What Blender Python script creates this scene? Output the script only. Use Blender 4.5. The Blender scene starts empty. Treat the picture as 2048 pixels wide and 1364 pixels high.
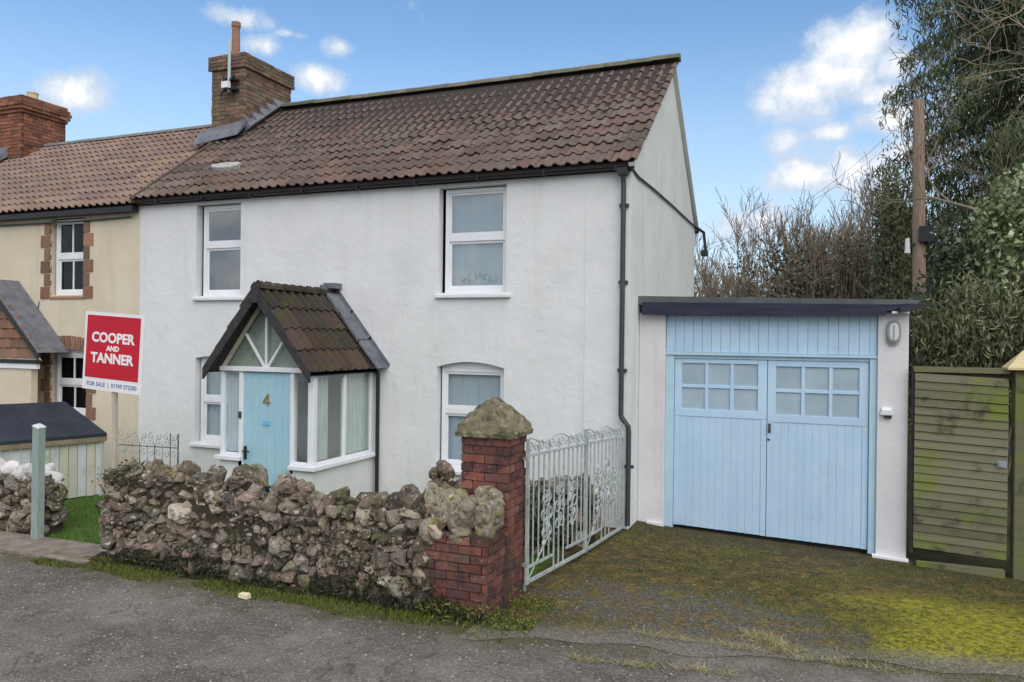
import bpy, math, random
import numpy as np
from mathutils import Vector, Matrix

random.seed(7)
rng = np.random.default_rng(7)
S = bpy.context.scene
COL = S.collection

# ------------------------------------------------------------------ camera
F_PX = 1517.633
YAW, PITCH, ROLL = math.radians(21.56), math.radians(.089), math.radians(.684)
CAM = np.array([2.212, -9.764, 2.45])
_f = np.array([-math.sin(YAW)*math.cos(PITCH), math.cos(YAW)*math.cos(PITCH), -math.sin(PITCH)])
_r0 = np.array([math.cos(YAW), math.sin(YAW), 0.0])
_u0 = np.cross(_r0, _f)
_r = _r0*math.cos(ROLL)+_u0*math.sin(ROLL)
_u = -_r0*math.sin(ROLL)+_u0*math.cos(ROLL)
cd = bpy.data.cameras.new('camera')
cam = bpy.data.objects.new('camera', cd)
COL.objects.link(cam)
cd.sensor_fit = 'HORIZONTAL'
cd.sensor_width = 36
cd.lens = F_PX/2048*36
cd.clip_start = .05
cd.clip_end = 3000
cam.matrix_world = Matrix(((_r[0], _u[0], -_f[0], CAM[0]), (_r[1], _u[1], -_f[1], CAM[1]),
                           (_r[2], _u[2], -_f[2], CAM[2]), (0, 0, 0, 1)))
S.camera = cam


def at(px, py, ax, c):
    """survey point: sight line through the photograph met with the plane ax = c"""
    d = _f+_r*(px-1024)/F_PX-_u*(py-682)/F_PX
    i = 'xyz'.index(ax)
    return CAM+d*((c-CAM[i])/d[i])


# ------------------------------------------------------------------ exposure, sun, sky
S.view_settings.view_transform = 'Standard'
S.view_settings.look = 'None'
S.view_settings.exposure = 0.61
S.view_settings.gamma = 1
S.view_settings.use_curve_mapping = False
SUN_AZ, SUN_EL = math.radians(140), math.radians(44)      # clockwise from +Y
sd = Vector((math.sin(SUN_AZ)*math.cos(SUN_EL), math.cos(SUN_AZ)*math.cos(SUN_EL), math.sin(SUN_EL)))
sl = bpy.data.lights.new('sun', 'SUN')
sl.energy = 1.35
sl.angle = math.radians(60)
sl.color = (1, .945, .88)
so = bpy.data.objects.new('sun', sl)
COL.objects.link(so)
so.rotation_euler = sd.to_track_quat('Z', 'Y').to_euler()

W = bpy.data.worlds.new('World')
S.world = W
W.use_nodes = True
nt = W.node_tree
nt.nodes.clear()


class NB:
    """small node-building helper"""
    def __init__(s, tree):
        s.t = tree

    def n(s, kind, **kw):
        nd = s.t.nodes.new(kind)
        for k, v in kw.items():
            setattr(nd, k, v)
        return nd

    def link(s, a, b):
        s.t.links.new(a, b)

    def put(s, sock, v):
        if isinstance(v, bpy.types.NodeSocket):
            s.link(v, sock)
        elif v is not None:
            if hasattr(sock.default_value, '__len__'):
                v = tuple(v)
                if len(sock.default_value) == 4 and len(v) == 3:
                    v = v+(1,)
            sock.default_value = v

    def math(s, op, a, b=None, c=None, clamp=False):
        nd = s.n('ShaderNodeMath', operation=op, use_clamp=clamp)
        s.put(nd.inputs[0], a)
        s.put(nd.inputs[1], b)
        s.put(nd.inputs[2], c)
        return nd.outputs[0]

    def vmath(s, op, a, b=None, c=None):
        nd = s.n('ShaderNodeVectorMath', operation=op)
        s.put(nd.inputs[0], a)
        s.put(nd.inputs[1], b)
        s.put(nd.inputs[2], c)
        return nd.outputs['Value'] if op in ('LENGTH', 'DOT_PRODUCT', 'DISTANCE') else nd.outputs[0]

    def mix(s, fac, a, b, mode='MIX'):
        nd = s.n('ShaderNodeMix', data_type='RGBA', blend_type=mode)
        s.put(nd.inputs[0], fac)
        s.put(nd.inputs[6], a)
        s.put(nd.inputs[7], b)
        return nd.outputs[2]

    def noise(s, vec, scale, detail=3, rough=.55, dist=0, out=0):
        nd = s.n('ShaderNodeTexNoise')
        s.put(nd.inputs['Vector'], vec)
        nd.inputs['Scale'].default_value = scale
        nd.inputs['Detail'].default_value = detail
        nd.inputs['Roughness'].default_value = rough
        nd.inputs['Distortion'].default_value = dist
        return nd.outputs[out]

    def voro(s, vec, scale, feature='F1', out=0):
        nd = s.n('ShaderNodeTexVoronoi', feature=feature)
        s.put(nd.inputs['Vector'], vec)
        nd.inputs['Scale'].default_value = scale
        return nd.outputs[out]

    def ramp(s, fac, stops, interp='LINEAR'):
        nd = s.n('ShaderNodeValToRGB')
        cr = nd.color_ramp
        cr.interpolation = interp
        while len(cr.elements) < len(stops):
            cr.elements.new(.5)
        for e, (p, c) in zip(cr.elements, stops):
            e.position = p
            e.color = (c, c, c, 1) if isinstance(c, (int, float)) else (c[0], c[1], c[2], 1)
        s.put(nd.inputs[0], fac)
        return nd.outputs[0]

    def step(s, v, a, b):
        nd = s.n('ShaderNodeMapRange', interpolation_type='SMOOTHSTEP')
        s.put(nd.inputs[0], v)
        nd.inputs[1].default_value = a
        nd.inputs[2].default_value = b
        return nd.outputs[0]


def build_sky():
    B = NB(nt)
    sky = B.n('ShaderNodeTexSky', sky_type='NISHITA')
    sky.sun_disc = False
    sky.sun_elevation = SUN_EL
    sky.sun_rotation = SUN_AZ
    sky.air_density = 1.0
    sky.dust_density = .4
    sky.ozone_density = 2.0
    tc = B.n('ShaderNodeTexCoord')
    d = tc.outputs['Generated']
    sp = B.n('ShaderNodeSeparateXYZ')
    B.link(d, sp.inputs[0])
    az = B.math('ARCTAN2', sp.outputs[0], sp.outputs[1])
    el = B.math('ARCSINE', sp.outputs[2])
    wob = B.noise(d, 11, 6, .66)
    wob2 = B.noise(d, 30, 4, .6)
    cm = B.n('ShaderNodeCombineXYZ')
    B.link(az, cm.inputs[0])
    B.link(el, cm.inputs[1])
    ae = cm.outputs[0]
    # cloud puffs: azimuth, elevation, half width, half height (degrees), thickness
    puffs = [(-52.1, 15.4, 2.3, 1.35, 1.0), (-56.3, 15.8, .7, .4, .6), (-41.6, 21.5, 2.1, .75, .85), (-40.2, 20.0, 1.6, .75, .75),
             (-38.3, 21.0, .8, .35, .6), (-37.3, 20.9, .9, .35, .5), (-34.6, 20.3, 1.3, .75, .8), (-36.2, 18.4, 2.3, .95, .95),
             (2.4, 19.6, 2.4, 1.9, 1.15), (1.2, 18.0, 3.0, 1.6, 1.05), (-1.0, 17.2, 3.0, 1.9, 1.0), (-2.9, 16.7, 1.5, 1.3, .8),
             (5.0, 18.3, 1.6, 1.6, .95), (5.0, 14.8, 2.4, 1.2, 1.05), (5.6, 12.6, 3.0, 1.5, .95), (-2.2, 13.8, 1.4, 1.2, .9), (1.5, 14.3, 1.6, .7, .85), (4.2, 16.6, 2.6, .9, .9), (-1.2, 12.6, 1.6, .8, .85), (1.8, 12.9, 3.2, 1.2, .7),
             (-.2, 11.6, 2.8, 1.1, 1.15), (3.0, 11.9, 4.4, 1.7, .98), (4.8, 10.6, 3.2, 1.6, .8), (-2.0, 8.5, 6.0, 1.6, .55),
             (14, 16, 5, 2.6, 1.0), (24, 21, 5, 2.2, 1.0), (-75, 18, 5, 2.0, .9), (-96, 24, 6, 2.4, 1.0), (-120, 16, 5, 2.0, .9),
             (48, 18, 6, 2.6, 1.0), (80, 22, 6, 2.4, 1.0), (115, 15, 6, 2.4, 1.0), (150, 24, 7, 3.0, 1.0), (-152, 30, 6, 3, 1.0),
             (10, 44, 8, 4, 1.0), (-60, 50, 8, 4, 1.0)]
    acc = None
    for a, e, ra, re, k in puffs:
        sc = (57.2958/ra, 57.2958/re, 0)
        v = B.vmath('MULTIPLY_ADD', ae, sc, (-a/ra, -e/re, 0))
        ln = B.vmath('LENGTH', v)
        m = B.math('MULTIPLY_ADD', ln, -k*.66, k*1.12)
        acc = m if acc is None else B.math('MAXIMUM', acc, m)
    # broken cloud over the rest of the sky
    away = B.math('MAXIMUM', B.step(B.math('ABSOLUTE', B.math('ADD', az, .376)), .72, 1.1), B.step(el, .46, .8))
    acc = B.math('MAXIMUM', acc, B.math('MULTIPLY', away, B.math('MULTIPLY_ADD', B.noise(d, 2.6, 3, .55), 2.2, -.35)))
    t = B.math('ADD', acc, B.math('MULTIPLY_ADD', wob, 1.5, -.98))
    t = B.math('ADD', t, B.math('MULTIPLY_ADD', wob2, .7, -.35))
    dens = B.step(t, -.02, .5)
    body = B.step(B.math('ADD', t, B.math('MULTIPLY_ADD', wob2, .9, -.45)), .25, 1.05)
    # thin veil low over the horizon
    haze = B.math('MULTIPLY', B.step(el, .42, .04), B.math('MULTIPLY_ADD', wob, .6, .45))
    cloudc = B.mix(body, (3.6, 4.2, 5.0, 1), (6.5, 6.4, 6.5, 1))
    blue = B.mix(1.0, sky.outputs[0], (.86, 1.0, 1.06, 1), 'MULTIPLY')
    base = B.mix(haze, blue, (3.9, 4.8, 5.7, 1))
    col = B.mix(B.math('MULTIPLY', dens, .95), base, cloudc)
    bg = B.n('ShaderNodeBackground')
    bg.inputs[1].default_value = .115
    B.link(col, bg.inputs[0])
    out = B.n('ShaderNodeOutputWorld')
    B.link(bg.outputs[0], out.inputs[0])


build_sky()

# ------------------------------------------------------------------ helpers: objects


def srgb(r, g, b):
    def f(c):
        c /= 255
        return c/12.92 if c <= .04045 else ((c+.055)/1.055)**2.4
    return (f(r), f(g), f(b))


WLOC = {}


def wloc(o):
    return WLOC.get(o.name, Vector((0, 0, 0))) if o is not None else Vector((0, 0, 0))


def link(o, parent=None, loc=None):
    COL.objects.link(o)
    p = wloc(parent)
    w = Vector(loc) if loc is not None else p.copy()
    if parent is not None:
        o.parent = parent
    o.location = w-p
    WLOC[o.name] = w
    return o


def tag(o, label, cat, group=None):
    o['label'] = label
    o['category'] = cat
    if group:
        o['group'] = group
    return o


def thing(name, label, cat, loc=(0, 0, 0), group=None):
    o = bpy.data.objects.new(name, None)
    o.empty_display_size = .2
    link(o, None, loc)
    return tag(o, label, cat, group)


def new_mesh(name, verts, faces, mat=None, smooth=False):
    me = bpy.data.meshes.new(name)
    me.from_pydata([tuple(map(float, v)) for v in verts], [], faces)
    if mat:
        me.materials.append(mat)
    if smooth:
        me.polygons.foreach_set('use_smooth', [True]*len(me.polygons))
    me.update()
    return me


def np_mesh(name, V, Q, mat, k=4, smooth=False):
    """fast mesh from numpy arrays: V (n,3), Q (m,k)"""
    me = bpy.data.meshes.new(name)
    m = len(Q)
    me.vertices.add(len(V))
    me.vertices.foreach_set('co', np.ascontiguousarray(V, dtype=np.float32).ravel())
    me.loops.add(m*k)
    me.loops.foreach_set('vertex_index', np.ascontiguousarray(Q, dtype=np.int32).ravel())
    me.polygons.add(m)
    me.polygons.foreach_set('loop_start', np.arange(0, m*k, k, dtype=np.int32))
    me.polygons.foreach_set('loop_total', np.full(m, k, dtype=np.int32))
    if smooth:
        me.polygons.foreach_set('use_smooth', np.ones(m, dtype=bool))
    me.materials.append(mat)
    me.update(calc_edges=True)
    me.validate()
    return me


def piece(name, me, parent, loc, rot=(0, 0, 0), scale=(1, 1, 1)):
    o = bpy.data.objects.new(name, me)
    link(o, parent, loc)
    o.rotation_euler = rot
    o.scale = scale
    return o


class MB:
    """collects shapes in world coordinates and links them as ONE mesh object"""
    def __init__(s):
        s.v = []
        s.f = []

    def add(s, verts, faces):
        b = len(s.v)
        s.v += [tuple(map(float, v)) for v in verts]
        s.f += [tuple(i+b for i in f) for f in faces]
        return s

    def quad(s, *p):
        return s.add(p, [tuple(range(len(p)))])

    def box(s, x0, x1, y0, y1, z0, z1):
        return s.hexa([(x0, y0, z0), (x1, y0, z0), (x1, y1, z0), (x0, y1, z0), (x0, y0, z1), (x1, y0, z1), (x1, y1, z1), (x0, y1, z1)])

    def hexa(s, p):
        return s.add(p, [(3, 2, 1, 0), (4, 5, 6, 7), (0, 1, 5, 4), (1, 2, 6, 5), (2, 3, 7, 6), (3, 0, 4, 7)])

    def beam(s, a, b, w, h, up=(0, 0, 1)):
        a, b = Vector(a), Vector(b)
        d = (b-a).normalized()
        x = d.cross(Vector(up))
        if x.length < 1e-4:
            x = d.cross(Vector((0, 1, 0)))
        x.normalize()
        z = x.cross(d)
        p = []
        for e in (a, b):
            p += [e-x*w/2-z*h/2, e+x*w/2-z*h/2, e+x*w/2+z*h/2, e-x*w/2+z*h/2]
        return s.add(p, [(3, 2, 1, 0), (4, 5, 6, 7), (0, 1, 5, 4), (1, 2, 6, 5), (2, 3, 7, 6), (3, 0, 4, 7)])

    def tube(s, pts, r, n=6, caps=True):
        pts = [Vector(p) for p in pts]
        rs = r if isinstance(r, (list, tuple)) else [r]*len(pts)
        rings = []
        prev = None
        for i, p in enumerate(pts):
            t = (pts[min(i+1, len(pts)-1)]-pts[max(i-1, 0)])
            if t.length < 1e-9:
                t = Vector((0, 0, 1))
            t.normalize()
            if prev is None:
                ref = Vector((0, 0, 1)) if abs(t.z) < .9 else Vector((1, 0, 0))
                x = t.cross(ref).normalized()
            else:
                x = (prev-t*prev.dot(t))
                x = x.normalized() if x.length > 1e-6 else t.cross(Vector((1, 0, .3))).normalized()
            prev = x
            y = t.cross(x)
            rings.append([p+(x*math.cos(2*math.pi*k/n)+y*math.sin(2*math.pi*k/n))*rs[i] for k in range(n)])
        v = [q for rg in rings for q in rg]
        f = []
        for i in range(len(pts)-1):
            for k in range(n):
                f.append((i*n+k, i*n+(k+1) % n, (i+1)*n+(k+1) % n, (i+1)*n+k))
        if caps:
            f.append(tuple(reversed(range(n))))
            f.append(tuple((len(pts)-1)*n+k for k in range(n)))
        return s.add(v, f)

    def prism(s, poly, off):
        """closed polygon (3-D points) extruded by vector off"""
        n = len(poly)
        off = Vector(off)
        p = [Vector(q) for q in poly]
        v = p+[q+off for q in p]
        return s.add(v, [tuple(range(n)), tuple(reversed(range(n, 2*n)))]+[((i+1) % n, i, n+i, n+(i+1) % n) for i in range(n)])

    def build(s, name, mat, parent=None, loc=None, smooth=False):
        p = Vector(loc) if loc is not None else wloc(parent)
        me = new_mesh(name, [(v[0]-p.x, v[1]-p.y, v[2]-p.z) for v in s.v], s.f, mat, smooth)
        o = bpy.data.objects.new(name, me)
        return link(o, parent, p)


def bevel(o, w=.006, seg=2):
    m = o.modifiers.new('bevel', 'BEVEL')
    m.width = w
    m.segments = seg
    m.limit_method = 'ANGLE'
    return o


def fix_normals(o):
    import bmesh
    bm = bmesh.new()
    bm.from_mesh(o.data)
    bmesh.ops.recalc_face_normals(bm, faces=bm.faces)
    bm.to_mesh(o.data)
    bm.free()
    return o


# ------------------------------------------------------------------ helpers: materials
MATS = {}


def pm(name, cols, scale=3, detail=4, rough=.8, rnd=0, tint=None, bumps=(), spots=(), spec=.3, metal=0, streak=None, hue=0, stretch=None):
    """procedural material. cols: ramp over noise; rnd: value change piece by piece; tint: ramp chosen piece by piece;
    bumps: (scale, strength, distance); spots: (colour, scale, lo, hi, amount, per-piece) patches; streak: (colour, amount, xyscale)"""
    m = bpy.data.materials.new(name)
    m.use_nodes = True
    t = m.node_tree
    B = NB(t)
    bs = t.nodes['Principled BSDF']
    geo = B.n('ShaderNodeNewGeometry')
    pos = geo.outputs['Position']
    if stretch:
        pos = B.vmath('MULTIPLY', pos, stretch)
    oi = B.n('ShaderNodeObjectInfo')
    r = B.math('FRACT', B.math('ADD', B.math('MULTIPLY', geo.outputs['Random Per Island'], 7.31), oi.outputs['Random']))
    nz = B.noise(pos, scale, detail, .6)
    if len(cols) == 1:
        c = B.mix(0, cols[0]+(1,), cols[0]+(1,))
    else:
        k = len(cols)-1
        c = B.ramp(nz, [(.3+.4*i/k, col) for i, col in enumerate(cols)])
    if tint:
        k = len(tint)
        c = B.mix(.72, c, B.ramp(r, [(i/k, col) for i, col in enumerate(tint)], 'CONSTANT'))
    if rnd:
        r2 = B.math('FRACT', B.math('MULTIPLY', r, 13.7))
        v = B.math('MULTIPLY_ADD', r2, 2*rnd, 1-rnd)
        hs = B.n('ShaderNodeHueSaturation')
        B.put(hs.inputs['Value'], v)
        B.link(c, hs.inputs['Color'])
        c = hs.outputs[0]
    if streak:
        sv = B.vmath('MULTIPLY', geo.outputs['Position'], (streak[2], streak[2], .35))
        c = B.mix(B.math('MULTIPLY', B.step(B.noise(sv, 1, 5, .65), .5, .8), streak[1]), c, streak[0]+(1,))
    for sp in spots:
        colr, sc, lo, hi, am = sp[:5]
        f = B.step(B.noise(geo.outputs['Position'], sc, 5, .65), lo, hi)
        c = B.mix(B.math('MULTIPLY', f, am), c, colr+(1,))
    B.link(c, bs.inputs['Base Color'])
    bs.inputs['Roughness'].default_value = rough
    bs.inputs['Specular IOR Level'].default_value = spec
    bs.inputs['Metallic'].default_value = metal
    prev = None
    for sc, st, ds in bumps:
        bp = B.n('ShaderNodeBump')
        bp.inputs['Strength'].default_value = st
        bp.inputs['Distance'].default_value = ds
        B.link(B.noise(pos, sc, 4, .6), bp.inputs['Height'])
        if prev:
            B.link(prev, bp.inputs['Normal'])
        prev = bp.outputs[0]
    if prev:
        B.link(prev, bs.inputs['Normal'])
    MATS[name] = m
    return m


def leafmat(name, tint, rough=.55, spec=.25, rnd=.25):
    m = pm(name, [tint[0]], tint=tint, rnd=rnd, rough=rough, spec=spec)
    return m


def glass(name, tintc=(.8, .85, .85), refl=.10):
    m = bpy.data.materials.new(name)
    m.use_nodes = True
    t = m.node_tree
    t.nodes.clear()
    B = NB(t)
    geo = B.n('ShaderNodeNewGeometry')
    bp = B.n('ShaderNodeBump')
    bp.inputs['Strength'].default_value = .06
    bp.inputs['Distance'].default_value = .02
    B.link(B.noise(geo.outputs['Position'], 2.2, 2, .5), bp.inputs['Height'])
    cs = B.math('ABSOLUTE', B.vmath('DOT_PRODUCT', geo.outputs['Incoming'], geo.outputs['Normal']))
    f = B.math('POWER', B.math('SUBTRACT', 1.0, cs, clamp=True), 5.0)
    f = B.math('MULTIPLY_ADD', f, .9-refl, refl+.03, clamp=True)
    tr = B.n('ShaderNodeBsdfTransparent')
    tr.inputs[0].default_value = tintc+(1,)
    gl = B.n('ShaderNodeBsdfGlossy')
    gl.inputs['Roughness'].default_value = .02
    B.link(bp.outputs[0], gl.inputs['Normal'])
    mx = B.n('ShaderNodeMixShader')
    B.link(f, mx.inputs[0])
    B.link(tr.outputs[0], mx.inputs[1])
    B.link(gl.outputs[0], mx.inputs[2])
    out = B.n('ShaderNodeOutputMaterial')
    B.link(mx.outputs[0], out.inputs[0])
    return m


WHITE_WALL = pm('white_render', [(.69, .69, .69), (.75, .75, .75)], scale=1.1, rough=.9, spec=.15,
                bumps=((1.6, .5, .05), (9, .35, .015), (60, .35, .006)), streak=((.60, .60, .585), .55, 4.2), spots=(((.63, .635, .63), 1.3, .5, .72, .6), ((.70, .67, .66), .6, .55, .7, .5)))
GABLE_WALL = pm('roughcast', [(.68, .70, .67), (.78, .79, .76)], scale=1.3, rough=.95, spec=.1,
                bumps=((2, .4, .04), (45, .9, .012), (120, .6, .006)), streak=((.54, .56, .50), .7, 4.5), spots=(((.58, .61, .52), 1.7, .55, .78, .5),))
GARAGE_WALL = pm('garage_render', [(.62, .60, .62), (.70, .69, .70)], scale=1.4, rough=.9, spec=.15, bumps=((3, .4, .03), (40, .4, .006)),
                 streak=((.50, .49, .46), .5, 5))
CREAM_WALL = pm('cream_render', [srgb(204, 191, 168), srgb(218, 207, 186)], scale=.8, rough=.9, spec=.1, bumps=((2, .4, .03), (40, .4, .006)),
                streak=(srgb(186, 172, 146), .6, 3.2), spots=((srgb(190, 186, 160), 1.2, .5, .8, .5),))
UPVC = pm('white_frame_paint', [(.74, .76, .79), (.82, .83, .85)], scale=4, rough=.4, spec=.4, bumps=((30, .1, .002),))
SILL = pm('painted_sill', [(.68, .69, .70), (.78, .78, .79)], scale=5, rough=.7, bumps=((25, .3, .004),))
BLACK = pm('black_plastic', [(.012, .013, .016), (.022, .023, .027)], scale=6, rough=.45, spec=.4)
GREYPIPE = pm('grey_pipe', [(.035, .038, .045), (.06, .062, .07)], scale=5, rough=.5, spec=.4)
FASCIA = pm('navy_fascia', [srgb(32, 36, 54), srgb(50, 54, 72)], scale=3, rough=.55, bumps=((20, .2, .004),), stretch=(.6, 2, 6))
FELT = pm('roof_felt', [srgb(78, 82, 86), srgb(104, 108, 106)], scale=5, rough=.85, bumps=((60, .4, .004),))
FELT_DARK = pm('dark_felt', [srgb(34, 38, 48), srgb(52, 56, 66)], scale=2.5, rough=.8, bumps=((3, .3, .02), (70, .4, .003)))
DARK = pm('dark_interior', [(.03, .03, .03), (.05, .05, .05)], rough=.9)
TILE = pm('clay_tile', [srgb(84, 73, 68), srgb(114, 101, 93), srgb(132, 118, 108)], scale=3.2, rough=.9, spec=.15, rnd=.16,
          tint=[srgb(106, 90, 83), srgb(110, 92, 84), srgb(99, 87, 80), srgb(114, 90, 82), srgb(106, 95, 87), srgb(102, 89, 82), srgb(114, 100, 92), srgb(103, 86, 79)],
          bumps=((25, .5, .01), (80, .5, .004)),
          spots=((srgb(86, 86, 58), 1.1, .52, .75, .55), (srgb(186, 178, 164), 13, .63, .72, .75), (srgb(54, 48, 44), 5, .55, .75, .6)))
TILE_N = pm('pink_clay_tile', [srgb(120, 104, 95), srgb(144, 126, 116)], scale=3, rough=.9, spec=.15, rnd=.14,
            tint=[srgb(140, 117, 108), srgb(147, 122, 112), srgb(133, 112, 106), srgb(148, 125, 109), srgb(137, 115, 110)],
            bumps=((25, .4, .008),), spots=((srgb(160, 128, 84), .7, .55, .72, .7), (srgb(126, 120, 112), 1.0, .55, .75, .5)))
TILE_P = pm('mossy_tile', [srgb(52, 46, 42), srgb(84, 74, 66)], scale=6, rough=.9, spec=.15, rnd=.3,
            tint=[srgb(70, 60, 54), srgb(60, 55, 49), srgb(84, 68, 61), srgb(66, 62, 50)], bumps=((30, .6, .012),),
            spots=((srgb(74, 78, 36), 5, .52, .7, .7), (srgb(158, 150, 136), 22, .64, .74, .7)))
RIDGE = pm('ridge_tile', [srgb(92, 92, 80), srgb(122, 118, 102)], scale=5, rough=.9, rnd=.2, bumps=((25, .5, .01),), spots=((srgb(96, 104, 66), 4, .5, .7, .6),))
MORTAR = pm('lime_mortar', [srgb(120, 112, 100), srgb(150, 142, 128)], scale=9, rough=.95, bumps=((50, .6, .006),))
MORTAR_DARK = pm('dark_mortar', [srgb(60, 52, 48), srgb(92, 78, 72)], scale=9, rough=.95, bumps=((50, .6, .006),))
LEAD = pm('lead', [srgb(88, 90, 98), srgb(122, 123, 130)], scale=6, rough=.55, spec=.4, bumps=((8, .4, .015),))
BRICK_CH = pm('chimney_brick', [srgb(94, 78, 66), srgb(130, 106, 88)], scale=14, rough=.9, rnd=.28,
              tint=[srgb(114, 95, 80), srgb(124, 102, 83), srgb(102, 87, 75), srgb(134, 101, 87), srgb(108, 97, 82), srgb(122, 109, 92)],
              bumps=((45, .5, .006),), spots=((srgb(150, 138, 116), 6, .58, .75, .6), (srgb(62, 58, 46), 3, .55, .75, .6)))
BRICK_R = pm('red_brick', [srgb(92, 50, 46), srgb(124, 72, 64)], scale=16, rough=.88, rnd=.25,
             tint=[srgb(122, 78, 68), srgb(136, 90, 79), srgb(108, 72, 65), srgb(114, 78, 71), srgb(98, 70, 66), srgb(134, 97, 86), srgb(124, 76, 64)],
             bumps=((50, .6, .006),), spots=((srgb(64, 50, 52), 7, .46, .62, .8), (srgb(154, 136, 124), 24, .58, .70, .6), (srgb(80, 82, 58), 4, .54, .72, .6)))
BRICK_F = pm('far_chimney_brick', [srgb(112, 74, 58), srgb(146, 98, 76)], scale=14, rough=.9, rnd=.25, tint=[srgb(126, 84, 66), srgb(140, 92, 70), srgb(110, 78, 66), srgb(150, 100, 76)], bumps=((50, .5, .006),), spots=((srgb(80, 66, 58), 3, .5, .7, .6),))
BRICK_N = pm('orange_brick', [srgb(118, 90, 74), srgb(152, 116, 96)], scale=16, rough=.9, rnd=.25,
             tint=[srgb(138, 102, 84), srgb(126, 98, 82), srgb(152, 114, 94), srgb(116, 96, 82)], bumps=((50, .5, .005),))
STONE = pm('rubble_stone', [srgb(80, 74, 67), srgb(124, 115, 104), srgb(162, 151, 138)], scale=9, rough=.92, spec=.15, rnd=.34,
           tint=[srgb(126, 115, 101), srgb(100, 93, 83), srgb(154, 141, 124), srgb(126, 107, 95), srgb(92, 87, 74), srgb(178, 166, 149), srgb(118, 104, 86), srgb(140, 121, 107), srgb(110, 105, 98)],
           bumps=((14, .9, .04), (55, .9, .012)),
           spots=((srgb(78, 80, 46), 2.6, .5, .66, .7), (srgb(212, 205, 192), 22, .57, .67, .8), (srgb(44, 40, 36), 12, .52, .66, .8), (srgb(146, 98, 84), 2.2, .64, .78, .4)))
STONE_PALE = pm('pale_lichen_stone', [srgb(118, 110, 98), srgb(168, 158, 142)], scale=8, rough=.92, rnd=.15, bumps=((12, .9, .04), (50, .9, .012)),
                spots=((srgb(150, 138, 72), 6, .5, .64, .75), (srgb(78, 88, 54), 8, .5, .64, .8), (srgb(96, 74, 60), 5, .52, .68, .7), (srgb(208, 200, 184), 18, .58, .68, .7), (srgb(56, 50, 44), 13, .55, .68, .8)))
QUARTZ = pm('white_quartz', [srgb(190, 186, 184), srgb(226, 222, 220)], scale=9, rough=.7, rnd=.12, bumps=((16, .8, .03),), spots=((srgb(110, 104, 96), 7, .55, .72, .6),))
EARTH = pm('wall_earth', [srgb(48, 43, 37), srgb(84, 75, 64)], scale=14, rough=1, bumps=((30, 1, .03),), spots=((srgb(58, 62, 34), 4, .52, .7, .6),))
CAPSTONE = pm('cap_stone', [srgb(92, 86, 70), srgb(146, 137, 110)], scale=9, rough=.95, bumps=((16, 1, .05), (60, .8, .01)),
              spots=((srgb(72, 76, 48), 8, .5, .66, .8), (srgb(196, 190, 160), 12, .56, .7, .7), (srgb(50, 46, 40), 6, .58, .74, .7)))
GATE_PAINT = pm('grey_green_paint', [srgb(142, 151, 149), srgb(184, 192, 188)], scale=12, rough=.55, spec=.4, spots=((srgb(92, 84, 70), 18, .6, .72, .7),))
RAIL_PAINT = pm('old_black_paint', [srgb(40, 44, 48), srgb(120, 130, 136)], scale=7, rough=.6, spec=.4)
BLUE = pm('powder_blue_paint', [srgb(174, 202, 226), srgb(186, 212, 232)], scale=2.2, rough=.55, spec=.3, bumps=((4, .2, .01), (60, .15, .002)),
          spots=((srgb(188, 204, 212), 3, .54, .74, .6), (srgb(140, 166, 186), 1.4, .55, .75, .35), (srgb(196, 200, 196), 34, .68, .74, .6)), rnd=.025)
BLUE_DOOR = pm('duck_egg_paint', [srgb(154, 194, 210), srgb(168, 205, 218)], scale=2, rough=.45, spec=.4, bumps=((6, .15, .006),))
BLUE_FRAME = pm('pale_blue_frame', [srgb(168, 198, 216), srgb(184, 210, 224)], scale=4, rough=.55, spec=.3)
FROST = pm('obscured_glass', [srgb(150, 170, 182), srgb(170, 188, 198)], scale=3, rough=.16, spec=.6, rnd=.07, bumps=((40, .2, .004),))
SLAT = pm('mossy_timber', [srgb(92, 90, 72), srgb(128, 123, 98)], scale=6, rough=.9, rnd=.16, stretch=(.5, 2, 7), bumps=((12, .6, .01),),
          tint=[srgb(110, 108, 86), srgb(122, 118, 98), srgb(102, 102, 80), srgb(114, 110, 92)],
          spots=((srgb(110, 120, 44), 1.5, .48, .68, .8), (srgb(50, 48, 36), 3.5, .52, .70, .75)))
PALE_TIMBER = pm('pale_timber', [srgb(196, 178, 132), srgb(216, 200, 158)], scale=8, rough=.8, stretch=(1, 6, 6), bumps=((20, .2, .003),))
POSTWOOD = pm('grey_green_post', [srgb(128, 144, 138), srgb(156, 170, 162)], scale=7, rough=.8, stretch=(6, 6, .7), bumps=((20, .4, .006),))
BOARDW = pm('weathered_board', [srgb(178, 182, 176), srgb(206, 208, 200)], scale=6, rough=.85, rnd=.1, stretch=(5, 5, .6),
            tint=[srgb(196, 200, 194), srgb(200, 198, 174), srgb(192, 198, 202), srgb(204, 200, 176)], bumps=((14, .4, .006),), spots=((srgb(132, 138, 104), 2, .52, .75, .5),))
POLEW = pm('pole_timber', [srgb(128, 107, 93), srgb(172, 150, 132)], scale=6, rough=.9, stretch=(8, 8, .5), bumps=((14, .5, .01),))
SIGN_W = pm('sign_white', [(.76, .74, .77), (.82, .80, .82)], scale=3, rough=.45)
SIGN_R = pm('sign_red', [srgb(186, 22, 46), srgb(196, 30, 52)], scale=2, rough=.45)
SIGN_B = pm('sign_blue_print', [srgb(96, 124, 160)], rough=.5)
BRASS = pm('brass', [srgb(168, 150, 84), srgb(190, 170, 100)], rough=.35, metal=.8)
STEEL = pm('galvanised', [srgb(150, 156, 158), srgb(186, 192, 194)], rough=.4, metal=.6)
NET = pm('net_curtain', [srgb(200, 208, 222), srgb(216, 223, 234)], scale=3, rough=.9, stretch=(5, 5, .8))
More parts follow.
